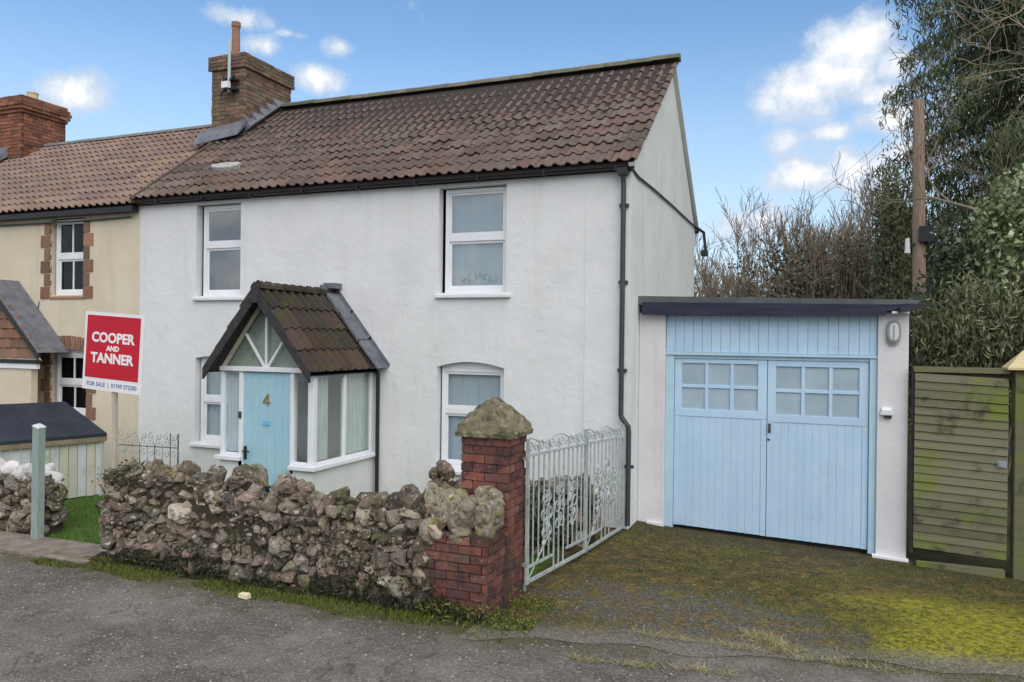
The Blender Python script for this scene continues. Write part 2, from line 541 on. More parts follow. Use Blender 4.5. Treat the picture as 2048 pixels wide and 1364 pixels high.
BLIND = pm('grey_blind', [srgb(156, 166, 172), srgb(166, 175, 181)], scale=1, rough=.9)
DRAPE = pm('dark_curtain', [srgb(34, 38, 44), srgb(66, 71, 79)], scale=4, rough=.9, stretch=(12, 12, .5))
POT = pm('terracotta_pot', [srgb(142, 102, 84), srgb(164, 124, 102)], scale=8, rough=.85, bumps=((30, .3, .005),))
POT_Y = pm('buff_pot', [srgb(196, 176, 132), srgb(210, 192, 150)], scale=8, rough=.85)
GLASS = glass('window_glass', (.94, .97, .97), .13)
GLASS_N = glass('dark_glass', (.6, .62, .64), .0)
GLASS_P = glass('porch_glass', (.96, .98, .97), .05)
BARK = pm('grey_bark', [srgb(70, 62, 54), srgb(112, 100, 88)], scale=7, rough=.95, stretch=(3, 3, .8), bumps=((20, .6, .02),))
TWIG = pm('twig', [srgb(138, 124, 106), srgb(172, 156, 136)], scale=4, rough=.9, rnd=.2)  # lightened so the colour itself carries distance haze
TWIG_PALE = pm('pale_twig', [srgb(122, 110, 94), srgb(156, 144, 124)], scale=4, rough=.9, rnd=.15)
LEAF_CON = leafmat('conifer_leaf', [(.10, .14, .06), (.125, .165, .07), (.09, .125, .06), (.15, .17, .075), (.20, .175, .11), (.105, .145, .07), (.18, .15, .105)])
LEAF_LAU = leafmat('laurel_leaf', [(.18, .23, .10), (.25, .30, .13), (.13, .17, .07), (.52, .54, .36), (.20, .25, .10), (.38, .41, .22)], rough=.4, spec=.5)
LEAF_BAM = leafmat('bamboo_leaf', [(.12, .14, .065), (.17, .17, .09), (.09, .115, .055), (.24, .23, .14), (.13, .145, .075)])
LEAF_IVY = leafmat('ivy_leaf', [(.085, .105, .055), (.10, .125, .065), (.075, .09, .05), (.13, .135, .08)])
LEAF_SCRUB = leafmat('scrub_leaf', [(.20, .18, .13), (.24, .215, .155), (.18, .18, .115), (.21, .18, .14), (.26, .235, .175)])
GRASS = leafmat('grass_blade', [(.10, .17, .04), (.13, .20, .055), (.08, .14, .035), (.17, .21, .08)])
MOSS = leafmat('moss_blade', [(.10, .13, .02), (.13, .15, .025), (.08, .10, .02), (.15, .15, .04)])
STRAW = leafmat('dry_straw', [(.34, .30, .15), (.28, .24, .12), (.40, .36, .20), (.22, .20, .08)])
GRIT = pm('road_grit', [srgb(128, 122, 116)], tint=[srgb(150, 144, 138), srgb(176, 170, 164), srgb(120, 114, 108), srgb(138, 128, 118), srgb(104, 100, 98)], rnd=.2, rough=.9)


def ground_mat(name, build):
    m = bpy.data.materials.new(name)
    m.use_nodes = True
    t = m.node_tree
    B = NB(t)
    bs = t.nodes['Principled BSDF']
    bs.inputs['Roughness'].default_value = .92
    bs.inputs['Specular IOR Level'].default_value = .2
    geo = B.n('ShaderNodeNewGeometry')
    pos = geo.outputs['Position']
    sp = B.n('ShaderNodeSeparateXYZ')
    B.link(pos, sp.inputs[0])
    c, h = build(B, pos, sp.outputs[0], sp.outputs[1])
    B.link(c, bs.inputs['Base Color'])
    bp = B.n('ShaderNodeBump')
    bp.inputs['Strength'].default_value = .8
    bp.inputs['Distance'].default_value = .015
    B.link(h, bp.inputs['Height'])
    B.link(bp.outputs[0], bs.inputs['Normal'])
    return m


def road_build(B, pos, x, y):
    big = B.noise(pos, .7, 4, .6)
    fine = B.noise(pos, 38, 4, .7)
    vor = B.voro(pos, 46)
    c = B.ramp(big, [(.3, srgb(86, 80, 75)), (.5, srgb(108, 101, 95)), (.7, srgb(132, 124, 116))])
    c = B.mix(B.math('MULTIPLY', B.step(fine, .50, .68), .45), c, srgb(180, 172, 164)+(1,))
    c = B.mix(B.math('MULTIPLY', B.step(fine, .46, .3), .6), c, srgb(58, 55, 52)+(1,))
    # hairline cracks and a patched strip
    cr = B.math('ABSOLUTE', B.math('SUBTRACT', B.noise(pos, 1.3, 6, .6, .6), .5))
    c = B.mix(B.math('MULTIPLY', B.step(cr, .010, .0), .55), c, srgb(44, 42, 40)+(1,))
    mid = B.noise(pos, 5, 4, .65)
    c = B.mix(B.math('MULTIPLY', B.step(mid, .52, .68), .35), c, srgb(150, 142, 134)+(1,))
    c = B.mix(B.math('MULTIPLY', B.step(mid, .46, .32), .45), c, srgb(84, 78, 72)+(1,))
    # green film towards the wall and the drive
    edge = B.step(B.math('SUBTRACT', B.math('ADD', y, B.math('MULTIPLY_ADD', B.noise(pos, 2.6, 5, .7), 1.3, -.65)), B.math('MULTIPLY', B.math('MAXIMUM', B.math('ADD', x, .3), 0), .21)), -4.5, -3.85)
    c = B.mix(B.math('MULTIPLY', edge, .7), c, B.ramp(fine, [(.3, srgb(58, 56, 34)), (.7, srgb(96, 92, 54))]))
    return c, B.math('ADD', fine, B.math('MULTIPLY', vor, .6))


def drive_build(B, pos, x, y):
    n1 = B.noise(pos, 1.1, 5, .65)
    n2 = B.noise(pos, 4.5, 5, .7)
    n3 = B.noise(pos, 16, 5, .75)
    fine = B.noise(pos, 42, 4, .7)
    mixn = B.math('ADD', B.math('MULTIPLY', n2, .5), B.math('MULTIPLY', n3, .5))
    moss = B.ramp(mixn, [(.38, srgb(34, 33, 27)), (.45, srgb(76, 68, 44)), (.50, srgb(70, 72, 38)), (.545, srgb(112, 84, 46)), (.62, srgb(116, 114, 66))])
    moss = B.mix(B.math('MULTIPLY', B.step(n1, .52, .66), .55), moss, B.ramp(n3, [(.36, srgb(52, 56, 26)), (.62, srgb(116, 116, 44))]))
    tar = B.ramp(B.math('ADD', B.math('MULTIPLY', fine, .6), B.math('MULTIPLY', n3, .4)), [(.38, srgb(64, 62, 57)), (.5, srgb(92, 89, 82)), (.64, srgb(134, 128, 118))])
    # worn bare tarmac in the middle of the drive
    dx = B.math('MULTIPLY', B.math('SUBTRACT', x, 1.2), .62)
    dy = B.math('MULTIPLY', B.math('SUBTRACT', y, -2.85), 1.2)
    rr = B.math('SQRT', B.math('ADD', B.math('MULTIPLY', dx, dx), B.math('MULTIPLY', dy, dy)))
    bare = B.step(B.math('ADD', rr, B.math('MULTIPLY_ADD', n1, 1.5, -.75)), 1.2, .6)
    bare = B.math('MULTIPLY', bare, B.step(mixn, .58, .46))
    c = B.mix(B.math('MULTIPLY', bare, .92), moss, tar)
    # thick bright moss on the right
    gx = B.math('ADD', x, B.math('MULTIPLY_ADD', n1, 2.4, -1.2))
    gy = B.math('ADD', y, B.math('MULTIPLY_ADD', n2, 1.8, -.9))
    gr = B.math('MULTIPLY', B.step(gx, 2.3, 3.2), B.step(gy, -.7, -1.7))
    gr = B.math('MULTIPLY', gr, B.step(mixn, .64, .53))
    c = B.mix(B.math('MULTIPLY', gr, .9), c, B.ramp(n3, [(.36, srgb(64, 66, 18)), (.48, srgb(128, 126, 24)), (.62, srgb(172, 164, 56))]))
    # darker strip by the garage
    c = B.mix(B.math('MULTIPLY', B.step(B.math('ADD', y, B.math('MULTIPLY_ADD', n2, .8, -.4)), -.35, .35), .6), c, srgb(58, 54, 44)+(1,))
    c = B.mix(B.math('MULTIPLY', B.step(fine, .57, .66), .55), c, srgb(168, 156, 122)+(1,))
    c = B.mix(B.math('MULTIPLY', B.step(fine, .43, .34), .55), c, srgb(36, 34, 26)+(1,))
    # thins out into bare road towards the front edge
    e = B.math('SUBTRACT', B.math('SUBTRACT', y, -3.93), B.math('MULTIPLY', B.math('ADD', x, .3), .21))
    e = B.math('ADD', e, B.math('MULTIPLY_ADD', n3, .5, -.25))
    c = B.mix(B.math('MULTIPLY', B.step(e, .42, .02), .9), c, B.ramp(fine, [(.3, srgb(84, 80, 72)), (.5, srgb(116, 110, 102)), (.7, srgb(156, 148, 138))]))
    return c, B.math('ADD', fine, B.math('ADD', n2, n3))


def lawn_build(B, pos, x, y):
    n2 = B.noise(pos, 6, 5, .7)
    return B.ramp(n2, [(.3, srgb(52, 74, 26)), (.55, srgb(76, 108, 34)), (.75, srgb(100, 126, 52))]), B.noise(pos, 50, 3, .7)


def soil_build(B, pos, x, y):
    n2 = B.noise(pos, 3, 5, .7)
    return B.ramp(n2, [(.3, srgb(62, 60, 42)), (.55, srgb(86, 84, 56)), (.75, srgb(102, 96, 70))]), B.noise(pos, 30, 3, .7)


def slab_build(B, pos, x, y):
    n2 = B.noise(pos, 5, 5, .7)
    return B.ramp(n2, [(.3, srgb(108, 98, 88)), (.55, srgb(138, 128, 116)), (.75, srgb(160, 150, 136))]), B.noise(pos, 40, 3, .7)


ROAD = ground_mat('worn_tarmac', road_build)
DRIVE = ground_mat('mossy_tarmac', drive_build)
LAWN = ground_mat('lawn_turf', lawn_build)
SOIL = ground_mat('rough_ground', soil_build)
SLAB = ground_mat('old_concrete', slab_build)


# ------------------------------------------------------------------ setting
def sm(a, b, v):
    t = max(0, min(1, (v-a)/(b-a)))
    return t*t*(3-2*t)


def gz(x, y):
    """height of the ground: the drive falls gently to the garage"""
    k = sm(-2.6, .5, y)*sm(-.5, .6, x)
    return -(.055+.04*max(0, min(x, 6)))*k


def struct(o):
    o['kind'] = 'structure'
    return o


def sheet(name, xs, ys, dz, mat, inside=None):
    idx = {}
    v, f = [], []
    for i, x in enumerate(xs):
        for j, y in enumerate(ys):
            idx[i, j] = len(v)
            v.append((x, y, gz(x, y)+dz))
    for i in range(len(xs)-1):
        for j in range(len(ys)-1):
            if inside is None or inside((xs[i]+xs[i+1])/2, (ys[j]+ys[j+1])/2):
                f.append((idx[i, j], idx[i+1, j], idx[i+1, j+1], idx[i, j+1]))
    o = bpy.data.objects.new(name, new_mesh(name, v, f, mat))
    return struct(link(o))


def poly_sheet(name, front, back, dz, mat):
    """strip between two polylines of equal length"""
    v, f = [], []
    m = 8
    for a, b in zip(front, back):
        for k in range(m+1):
            x, y = a[0]+(b[0]-a[0])*k/m, a[1]+(b[1]-a[1])*k/m
            v.append((x, y, gz(x, y)+dz))
    for i in range(len(front)-1):
        for k in range(m):
            q = i*(m+1)+k
            f.append((q, q+m+1, q+m+2, q+1))
    o = fix_normals(bpy.data.objects.new(name, new_mesh(name, v, f, mat)))
    if o.data.polygons[0].normal.z < 0:
        o.data.flip_normals()
    return struct(link(o))


near = [round(-18+.5*i, 2) for i in range(73)]
gx_ = [-900, -300, -100, -50, -30]+near+[30, 50, 100, 300, 900]
gy_ = [-600, -200, -60, -30]+[round(-16+.5*i, 2) for i in range(45)]+[8, 12, 20, 40, 90, 250, 900]
sheet('ground', gx_, gy_, -.012, SOIL)
# road: front edge of the verge wobbles
rx = [-40, -20, -12]+[round(-8.5+.25*i, 2) for i in range(58)]+[8, 14, 30]


def road_edge(x):
    w = .06*math.sin(3.1*x)+.05*math.sin(7.3*x+1)
    if x < -.3:
        return -3.93+w
    return -3.93+w+min(1.15, .23*(x+.3))


poly_sheet('road', [(x, road_edge(x)-9) for x in rx], [(x, road_edge(x)) for x in rx], .002, ROAD)
dxs = [round(-.45+.15*i, 3) for i in range(56)]
poly_sheet('drive', [(x, road_edge(x)-.12) for x in dxs], [(x, .62 if x < 3.35 else .6) for x in dxs], .007, DRIVE)
sheet('lawn', [round(-8.4+.4*i, 2) for i in range(21)], [round(-3.42+.3*i, 2) for i in range(12)], -.004, LAWN)
MB().hexa([(-7.4, -3.86, -.05), (-5.02, -3.83, -.05), (-5.2, -3.36, -.05), (-7.4, -3.42, -.05),
           (-7.4, -3.86, .03), (-5.02, -3.83, .03), (-5.2, -3.36, .035), (-7.4, -3.42, .035)]).build('path', SLAB)['kind'] = 'structure'
kb = MB()
for i in range(3):
    kb.box(-7.5+.86*i, -7.5+.86*i+.85, -3.95+.01*(i % 2), -3.865, -.05, .045)
struct(bevel(kb.build('kerb', SLAB), .012))


# ------------------------------------------------------------------ shared piece meshes
def tile_mesh(name, mat, wdt=.345, ln=.40, rolls=2, hr=.042, th=.016, lift=.034):
    pts = []
    seg = wdt/rolls
    for r in range(rolls):
        for u, h in ((0, 0), (.42, 0), (.56, .75), (.70, 1), (.84, .75)):
            pts.append((r*seg+u*seg, h*hr))
    pts.append((wdt, 0))
    v, f = [], []
    n = len(pts)
    for (u, h) in pts:
        v.append((u, 0, h+lift))
    for (u, h) in pts:
        v.append((u, ln, h))
    for (u, h) in pts:
        v.append((u, .002, h+lift-th))
    for i in range(n-1):
        f.append((i, i+1, n+i+1, n+i))
        f.append((2*n+i, 2*n+i+1, i+1, i))
    f.append((n-1, 2*n+n-1, 2*n-1))
    f.append((0, n, 2*n))
    return new_mesh(name, v, f, mat, False)


def lay_tiles(roof, me, x0, ncol, cover, y0, z0, ang, nrow, gauge, axis=0, skip=None, jit=1.0, limit=None, rz=0, shift=0):
    """tiles up a slope. x runs along the eaves; returns number laid"""
    c, s = math.cos(ang), math.sin(ang)
    k = 0
    for j in range(nrow):
        for i in range(ncol):
            if skip and skip(i, j):
                continue
            x = x0+i*cover+random.uniform(-.006, .006)*jit
            y = y0+c*gauge*j
            z = z0+s*gauge*j+random.uniform(-.004, .006)*jit
            sag = -.035*math.sin(math.pi*min(1, max(0, (x+8.6)/8.6)))*(j/nrow) if shift else 0
            piece('tile', me, roof, (x, y, z+sag), (ang+random.uniform(-.02, .02)*jit, random.uniform(-.012, .012)*jit, random.uniform(-.015, .015)*jit))
            k += 1
    return k


def ridge_mesh(name, mat, r=.12, ln=.46):
    v, f = [], []
    n = 6
    for e in (0, ln):
        for k in range(n+1):
            a = math.pi*k/n
            v.append((e, -math.cos(a)*r, math.sin(a)*r*.85))
    for k in range(n):
        f.append((k, k+1, n+1+k+1, n+1+k))
    f.append(tuple(range(n+1)))
    f.append(tuple(reversed(range(n+1, 2*n+2))))
    return new_mesh(name, v, f, mat)


def brick_mesh(name, l, d, h, mat, seed=0):
    r = random.Random(seed)
    v = []
    for x in (0, l):
        for y in (0, d):
            for z in (0, h):
                v.append((x+r.uniform(-.004, .004), y+r.uniform(-.004, .004), z+r.uniform(-.003, .003)))
    f = [(0, 1, 3, 2), (4, 6, 7, 5), (0, 4, 5, 1), (2, 3, 7, 6), (0, 2, 6, 4), (1, 5, 7, 3)]
    return new_mesh(name, v, f, mat)


BM_CACHE = {}


def bricks(parent, x0, x1, y0, y1, z0, z1, mat, course=.08, front=True, right=True, bl=.225, zcut=None, left=False):
    """brick faces on a core: stretcher bond, pieces proud of the joints"""
    dep = .045
    n = int(round((z1-z0)/course))
    ch = (z1-z0)/n
    jt = .010

    def put(a, b, c, axis, edge):
        ln = b-a
        if ln < .05:
            return
        key = (mat.name, round(ln-jt, 3), round(ch-jt, 3), random.randint(0, 2))
        if key not in BM_CACHE:
            BM_CACHE[key] = brick_mesh('brick', key[1], dep, key[2], mat, len(BM_CACHE))
        z = c
        if axis == 'x':
            piece('brick', BM_CACHE[key], parent, (a+jt/2, edge+random.uniform(-.004, .006), z), (0, 0, 0))
        elif axis == 'y':
            piece('brick', BM_CACHE[key], parent, (edge+random.uniform(-.006, .004), a+jt/2, z), (0, 0, math.pi/2))
        else:
            piece('brick', BM_CACHE[key], parent, (edge+random.uniform(-.004, .006), b-jt/2, z), (0, 0, -math.pi/2))
    for j in range(n):
        z = z0+j*ch+jt/2
        for ok, axis, a0, a1, edge in ((front, 'x', x0, x1, y0), (right, 'y', y0+dep+.002, y1, x1), (left, 'l', y0+dep+.002, y1, x0)):
            if not ok:
                continue
            a = a0-(bl/2 if j % 2 else 0)
            while a < a1-1e-3:
                p, q = max(a, a0), min(a+bl, a1)
                if zcut is None or z >= zcut((p+q)/2 if axis == 'x' else edge, edge if axis == 'x' else (p+q)/2):
                    put(p, q, z, axis, edge)
                a += bl


def rock_meshes(name, mat, n, seed, sub=2, rough=.28):
    import bmesh
    from mathutils import noise as mn
    out = []
    r = np.random.default_rng(seed)
    for k in range(n):
        bm = bmesh.new()
        bmesh.ops.create_icosphere(bm, subdivisions=sub, radius=.5)
        dirs = r.normal(size=(8, 3))
        dirs /= np.linalg.norm(dirs, axis=1)[:, None]
        cut = r.uniform(.20, .42, 8)
        for vv in bm.verts:
            p = np.array(vv.co)
            # chop by random planes: angular, fractured faces
            for dd, cc in zip(dirs, cut):
                h = p@dd
                if h > cc:
                    p = p-dd*(h-cc)*.92
            p = p*(1+r.uniform(-.13, .13)*rough/.28)*1.14
            if sub > 2:
                q = Vector(p)*5.5+Vector((k*7.1, 0, seed))
                p = p*(1+.16*mn.turbulence(q, 4, True)-.10)
            vv.co = p
        me = bpy.data.meshes.new(name)
        bm.to_mesh(me)
        bm.free()
        me.materials.append(mat)
        out.append(me)
    return out


# ------------------------------------------------------------------ wall with openings
def wall_strip(mb, xs, holes, ztop, y, z0=0.0, depth=.14):
    """front wall facing -Y. holes: (x0, x1, zb, ztfun)"""
    br = set(xs)
    for x0, x1, zb, zt in holes:
        for k in range(9):
            br.add(round(x0+(x1-x0)*k/8, 4))
    br = sorted(br)
    for a, b in zip(br[:-1], br[1:]):
        m = (a+b)/2
        hs = sorted([h for h in holes if h[0] < m < h[1]], key=lambda h: h[2])
        la = lb = z0
        for x0, x1, zb, zt in hs:
            mb.quad((a, y, la), (b, y, lb), (b, y, zb), (a, y, zb))
            mb.quad((a, y, zt(a)), (b, y, zt(b)), (b, y+depth, zt(b)), (a, y+depth, zt(a)))
            mb.quad((b, y, zb), (a, y, zb), (a, y+depth, zb), (b, y+depth, zb))
            la, lb = zt(a), zt(b)
        mb.quad((a, y, la), (b, y, lb), (b, y, ztop), (a, y, ztop))
    for x0, x1, zb, zt in holes:
        mb.quad((x0, y, zb), (x0, y, zt(x0)), (x0, y+depth, zt(x0)), (x0, y+depth, zb))
        mb.quad((x1, y, zt(x1)), (x1, y, zb), (x1, y+depth, zb), (x1, y+depth, zt(x1)))


def sash_window(house, x0, x1, zb, zt, y, zmid, curtain=None, cz=None, bars=0, arch=0, sill=(.09, .06), sillmat=None, glassm=None, closed=True):
    """sash window filling an opening; frame, two sashes, panes, sill and what hangs behind"""
    fr = MB()
    t = .055
    fr.box(x0, x0+t, y, y+.07, zb, zt)
    fr.box(x1-t, x1, y, y+.07, zb, zt)
    fr.box(x0+t, x1-t, y, y+.07, zt-t, zt)
    fr.box(x0+t, x1-t, y-.002, y+.07, zb, zb+t+.02)
    if arch:
        n = 8
        p = [(x0+(x1-x0)*k/n, zt+arch*(1-(2*k/n-1)**2)) for k in range(n+1)]
        fr.prism([(x0, y+.006, zt+.001)]+[(a, y+.006, b+.02) for a, b in p]+[(x1, y+.006, zt+.001)], (0, .05, 0))
    # meeting rail, upper sash proud of the lower one
    fr.box(x0+t, x1-t, y+.008, y+.06, zmid-.045, zmid+.045)
    s = .035
    for a, b, yy in ((zmid+.045, zt-t, y+.014), (zb+t+.02, zmid-.045, y+.03)):
        fr.box(x0+t, x0+t+s, yy, yy+.03, a, b)
        fr.box(x1-t-s, x1-t, yy, yy+.03, a, b)
        fr.box(x0+t+s, x1-t-s, yy, yy+.03, b-s, b)
        fr.box(x0+t+s, x1-t-s, yy, yy+.03, a, a+s)
    w = fr.build('window', UPVC, house)
    bevel(w, .004, 1)
    for a, b, yy in ((zmid+.045, zt-t, y+.014), (zb+t+.02, zmid-.045, y+.03)):
        MB().box(x0+t+s-.004, x1-t-s+.004, yy+.012, yy+.018, a+s-.004, b-s+.004).build('pane', glassm or GLASS, w)
        if bars:
            g = MB()
            g.box((x0+x1)/2-.014, (x0+x1)/2+.014, yy+.002, yy+.03, a+s, b-s)
            g.build('glazing_bar', UPVC, w)
    sl_ = MB()
    e, o = sill
    sl_.hexa([(x0-e, -o, zb-.075), (x1+e, -o, zb-.075), (x1+e, y+.01, zb-.075), (x0-e, y+.01, zb-.075),
              (x0-e, -o, zb-.022), (x1+e, -o, zb-.022), (x1+e, y+.01, zb-.001), (x0-e, y+.01, zb-.001)])
    bevel(sl_.build('sill', sillmat or SILL, w), .01)
    if curtain:
        cm, za, zc = curtain
        v, f = [], []
        n = 40
        for k in range(n+1):
            x = x0+(x1-x0)*k/n
            yy = y+.088+.004*math.sin(k*1.9)+.004*math.sin(k*.7)
            v += [(x, yy, za), (x, yy, zc)]
        for k in range(n):
            f.append((2*k, 2*k+2, 2*k+3, 2*k+1))
        m_ = MB()
        m_.add(v, f)
        m_.build('curtain', cm, w, smooth=True)
    return w


# ------------------------------------------------------------------ white cottage
H, D, RY, RZ = 4.70, 5.75, 2.88, 7.02
EX = -8.53
cot = thing('white_cottage', 'two-storey white rendered cottage with a brown tiled roof beside the garage', 'house', (-4.2, 0, 0))
arch = lambda x0, x1, z, h: (lambda x: z+h*(1-(2*(x-x0)/(x1-x0)-1)**2))
flat = lambda z: (lambda x: z)
OR = (-2.80, -1.75, 3.11, flat(4.62))
OL = (-7.29, -6.37, 3.11, flat(4.62))
LR = (-2.80, -1.76, .60, arch(-2.80, -1.76, 2.05, .08))
LL = (-7.28, -6.28, .70, arch(-7.28, -6.28, 2.09, .04))
wb = MB()
wall_strip(wb, [EX, 0], [OR, OL, LR, LL], H+.04, 0)
wb.build('wall', WHITE_WALL, cot)
gb = MB()
gb.quad((0, 0, -.3), (0, D, -.3), (0, D, H), (0, RY, RZ), (0, 0, H+.04))
gb.quad((EX, D, -.1), (EX, 0, -.1), (EX, 0, H), (EX, RY, RZ), (EX, D, H))
gb.quad((0, D, -.3), (EX, D, -.1), (EX, D, H), (0, D, H))
gb.build('gable_wall', GABLE_WALL, cot)
MB().box(EX+.05, -.05, .3, D-.1, 2.5, 2.6).build('upper_floor', DARK, cot)
MB().box(-.606, -.594, -.006, .002, .9, 4.66).build('cable', WHITE_WALL, cot)
for (q, mid, cur) in ((OR, 3.90, (BLIND, 3.2, 4.6)), (OL, 3.95, (DRAPE, 3.15, 4.0)), (LR, 1.42, (NET, .66, 2.06)), (LL, 1.40, (NET, .75, 2.1))):
    x0, x1, zb, zt = q
    ar = .07 if q is LR else (.035 if q is LL else 0)
    sash_window(cot, x0+(.06 if q in (OR, OL) else .03), x1-.01, zb, zt(x0)-.015, .10, mid, cur, arch=ar)
# blue-grey reflections stay glassy; a little greenery stands inside on the upper right sill
pl = MB()
for k in range(60):
    a = random.uniform(-2.5, -1.95)
    z = 3.24+random.uniform(0, .13)*(1-abs((a+2.22)/.32)**2*.8)
    d = Vector((random.uniform(-.03, .03), random.uniform(-.02, .02), random.uniform(.0, .04)))
    p = Vector((a, .175+random.uniform(-.006, .006), z))
    pl.quad(p, p+d+Vector((.012, 0, 0)), p+d*1.6, p+d-Vector((.012, 0, 0)))
tag(pl.build('pot_plant', LEAF_IVY), 'low leafy plant standing inside on the sill of the upper right white window', 'plant')

# roof
TA = math.atan2(RZ+.05-4.765, RY+.02+.20)
roof = MB()
for sgn, ya in ((1, -.16), (-1, D+.16)):
    za = 4.755 if sgn > 0 else 4.70
    roof.add([(EX+.0, ya, za-.05), (.06, ya, za-.05), (.06, RY, RZ+.02), (EX+.0, RY, RZ+.02), (EX+.0, ya, za), (.06, ya, za), (.06, RY, RZ+.06), (EX+.0, RY, RZ+.06)],
             [(3, 2, 1, 0), (4, 5, 6, 7), (0, 1, 5, 4), (1, 2, 6, 5), (3, 0, 4, 7)])
roof = roof.build('roof', pm('roof_batten', [srgb(60, 52, 48)], rough=.9), cot)
TM = tile_mesh('tile', TILE, hr=.036, lift=.03)
ncol, nrow = 25, 12
cov = (.10-EX-.01)/ncol
gau = math.hypot(RY+.20, RZ+.05-4.765)/nrow
lay_tiles(roof, TM, EX+.02, ncol, cov, -.20, 4.745, TA, nrow, gau, shift=1)
RM = ridge_mesh('ridge_tile', RIDGE)
for k in range(19):
    x = EX+.62+k*.4215
    piece('ridge_tile', RM, roof, (x, RY, RZ+.09-.03*math.sin(math.pi*(x+8.5)/8.5)), (0, random.uniform(-.012, .012), random.uniform(-.01, .01)))
vg = MB()   # mortar bedding of the right verge
vg.beam((.035, -.17, 4.715), (.035, RY-.02, RZ-.005), .07, .045)
vg.beam((.035, RY+.02, RZ-.005), (.035, D+.1, 4.71), .07, .045)
vg.build('verge', GABLE_WALL, roof)
vg = MB()
vg.beam((EX+.01, -.19, 4.74), (EX+.01, RY, RZ+.02), .05, .11)
vg.build('verge', TILE, roof)
# pale mortar repair on the tiles near the left verge
pp = MB()
c, s = math.cos(TA), math.sin(TA)
p0 = at(455, 348, 'y', .62)
pts = []
for k in range(11):
    a = 2*math.pi*k/11
    u, v_ = .33*math.cos(a)*random.uniform(.75, 1.1), .12*math.sin(a)*random.uniform(.75, 1.1)
    y_ = .55+v_*c
    pts.append((p0[0]+u, y_, 4.745+(y_+.2)*math.tan(TA)+.095+.02*random.random()))
pp.prism(pts, (0, .03, -.06))
fix_normals(pp.build('mortar_patch', pm('pale_mortar', [srgb(150, 148, 142), srgb(196, 194, 188)], scale=14, rough=.95, bumps=((30, .8, .02),)), roof))
# fascia and gutter
fb = MB()
fb.box(EX, .0, -.035, -.006, 4.60+.07, 4.755)
fb.build('fascia', BLACK, cot)
gt = MB()
n = 8
for k in range(n):
    a0, a1 = math.pi+math.pi*k/n, math.pi+math.pi*(k+1)/n
    r = .062
    zc = 4.735
    gt.quad((EX+.02, -.10+r*math.cos(a0), zc+r*math.sin(a0)), (.05, -.10+r*math.cos(a0), zc+r*math.sin(a0)),
            (.05, -.10+r*math.cos(a1), zc+r*math.sin(a1)), (EX+.02, -.10+r*math.cos(a1), zc+r*math.sin(a1)))
gt.quad((.05, -.162, 4.735), (.05, -.10, 4.673), (.05, -.038, 4.735))
gutter = gt.build('gutter', BLACK, cot)
for k in range(9):
    MB().box(EX+.5+k*.98, EX+.53+k*.98, -.168, -.034, 4.662, 4.738).build('bracket', BLACK, gutter)
dp = MB()
dp.tube([(-.09, -.10, 4.69), (-.09, -.10, 4.60), (-.085, -.07, 4.50), (-.085, -.07, 1.5), (-.075, -.07, 1.46), (.015, -.07, 1.34), (.02, -.07, 1.28), (.02, -.07, .06)], .034, 8)
dpipe = dp.build('drainpipe', GREYPIPE, cot, smooth=False)
for z in (4.2, 3.2, 2.05, .8):
    MB().box(-.145 if z > 1.5 else -.04, -.025 if z > 1.5 else .08, -.05, -.002, z, z+.04).build('bracket', GREYPIPE, dpipe)
hp = MB()
hp.hexa([(-.15, -.15, 4.60), (-.03, -.15, 4.60), (-.03, -.03, 4.60), (-.15, -.03, 4.60), (-.16, -.17, 4.69), (-.02, -.17, 4.69), (-.02, -.02, 4.69), (-.16, -.02, 4.69)])
hp.build('hopper', GREYPIPE, dpipe)
cb = MB()
cb.tube([(.012, -.04, 4.70), (.02, .35, 4.66), (.02, 1.4, 4.695), (.02, 3.0, 4.725), (.02, 5.3, 4.745), (.03, D+.05, 4.75)], .016, 6)
cb.build('cable', GREYPIPE, cot)
bk = MB()
bk.tube([(.02, D+.02, 4.75), (.16, D+.12, 4.66), (.20, D+.12, 4.3)], .03, 6)
bk.box(.12, .24, D+.05, D+.2, 4.18, 4.30)
bk.build('insulator_bracket', BLACK, cot)

# chimney on the party wall
CX0, CX1, CY0, CY1, CZ = -8.76, -7.95, 1.86, 3.25, 7.93
chm = MB()
chm.box(CX0+.012, CX1-.012, CY0+.012, CY1, 5.6, CZ-.03)
chm.box(CX0-.035, CX1+.035, CY0-.035, CY1+.04, CZ-.30, CZ-.06)
chim = chm.build('chimney', MORTAR, cot)
rz_ = lambda x, y: 4.86+(y+.2)*math.tan(TA)-.12
bricks(chim, CX0, CX1, CY0, CY1, 6.1, CZ-.32, BRICK_CH, .08, True, True, .225, rz_)
bricks(chim, CX0-.05, CX1+.05, CY0-.05, CY1+.05, CZ-.32, CZ-.04, BRICK_CH, .078, True, True, .225)
fl = MB()
fl.hexa([(CX0-.03, CY0-.03, CZ-.045), (CX1+.03, CY0-.03, CZ-.045), (CX1+.03, CY1+.03, CZ-.045), (CX0-.03, CY1+.03, CZ-.045),
         (CX0+.15, CY0+.15, CZ+.06), (CX1-.2, CY0+.15, CZ+.06), (CX1-.2, CY1-.2, CZ+.0), (CX0+.15, CY1-.2, CZ+.0)])
fl.build('flaunching', MORTAR, chim)
pt = MB()
pt.tube([(-8.35, 2.06, 7.9), (-8.35, 2.06, 8.02), (-8.35, 2.06, 8.03), (-8.35, 2.06, 8.50), (-8.35, 2.06, 8.51), (-8.35, 2.06, 8.6)], [.10, .10, .08, .075, .09, .09], 10)
pt.build('chimney_pot', POT, chim)
ld = MB()   # stepped lead flashing along the foot of the stack
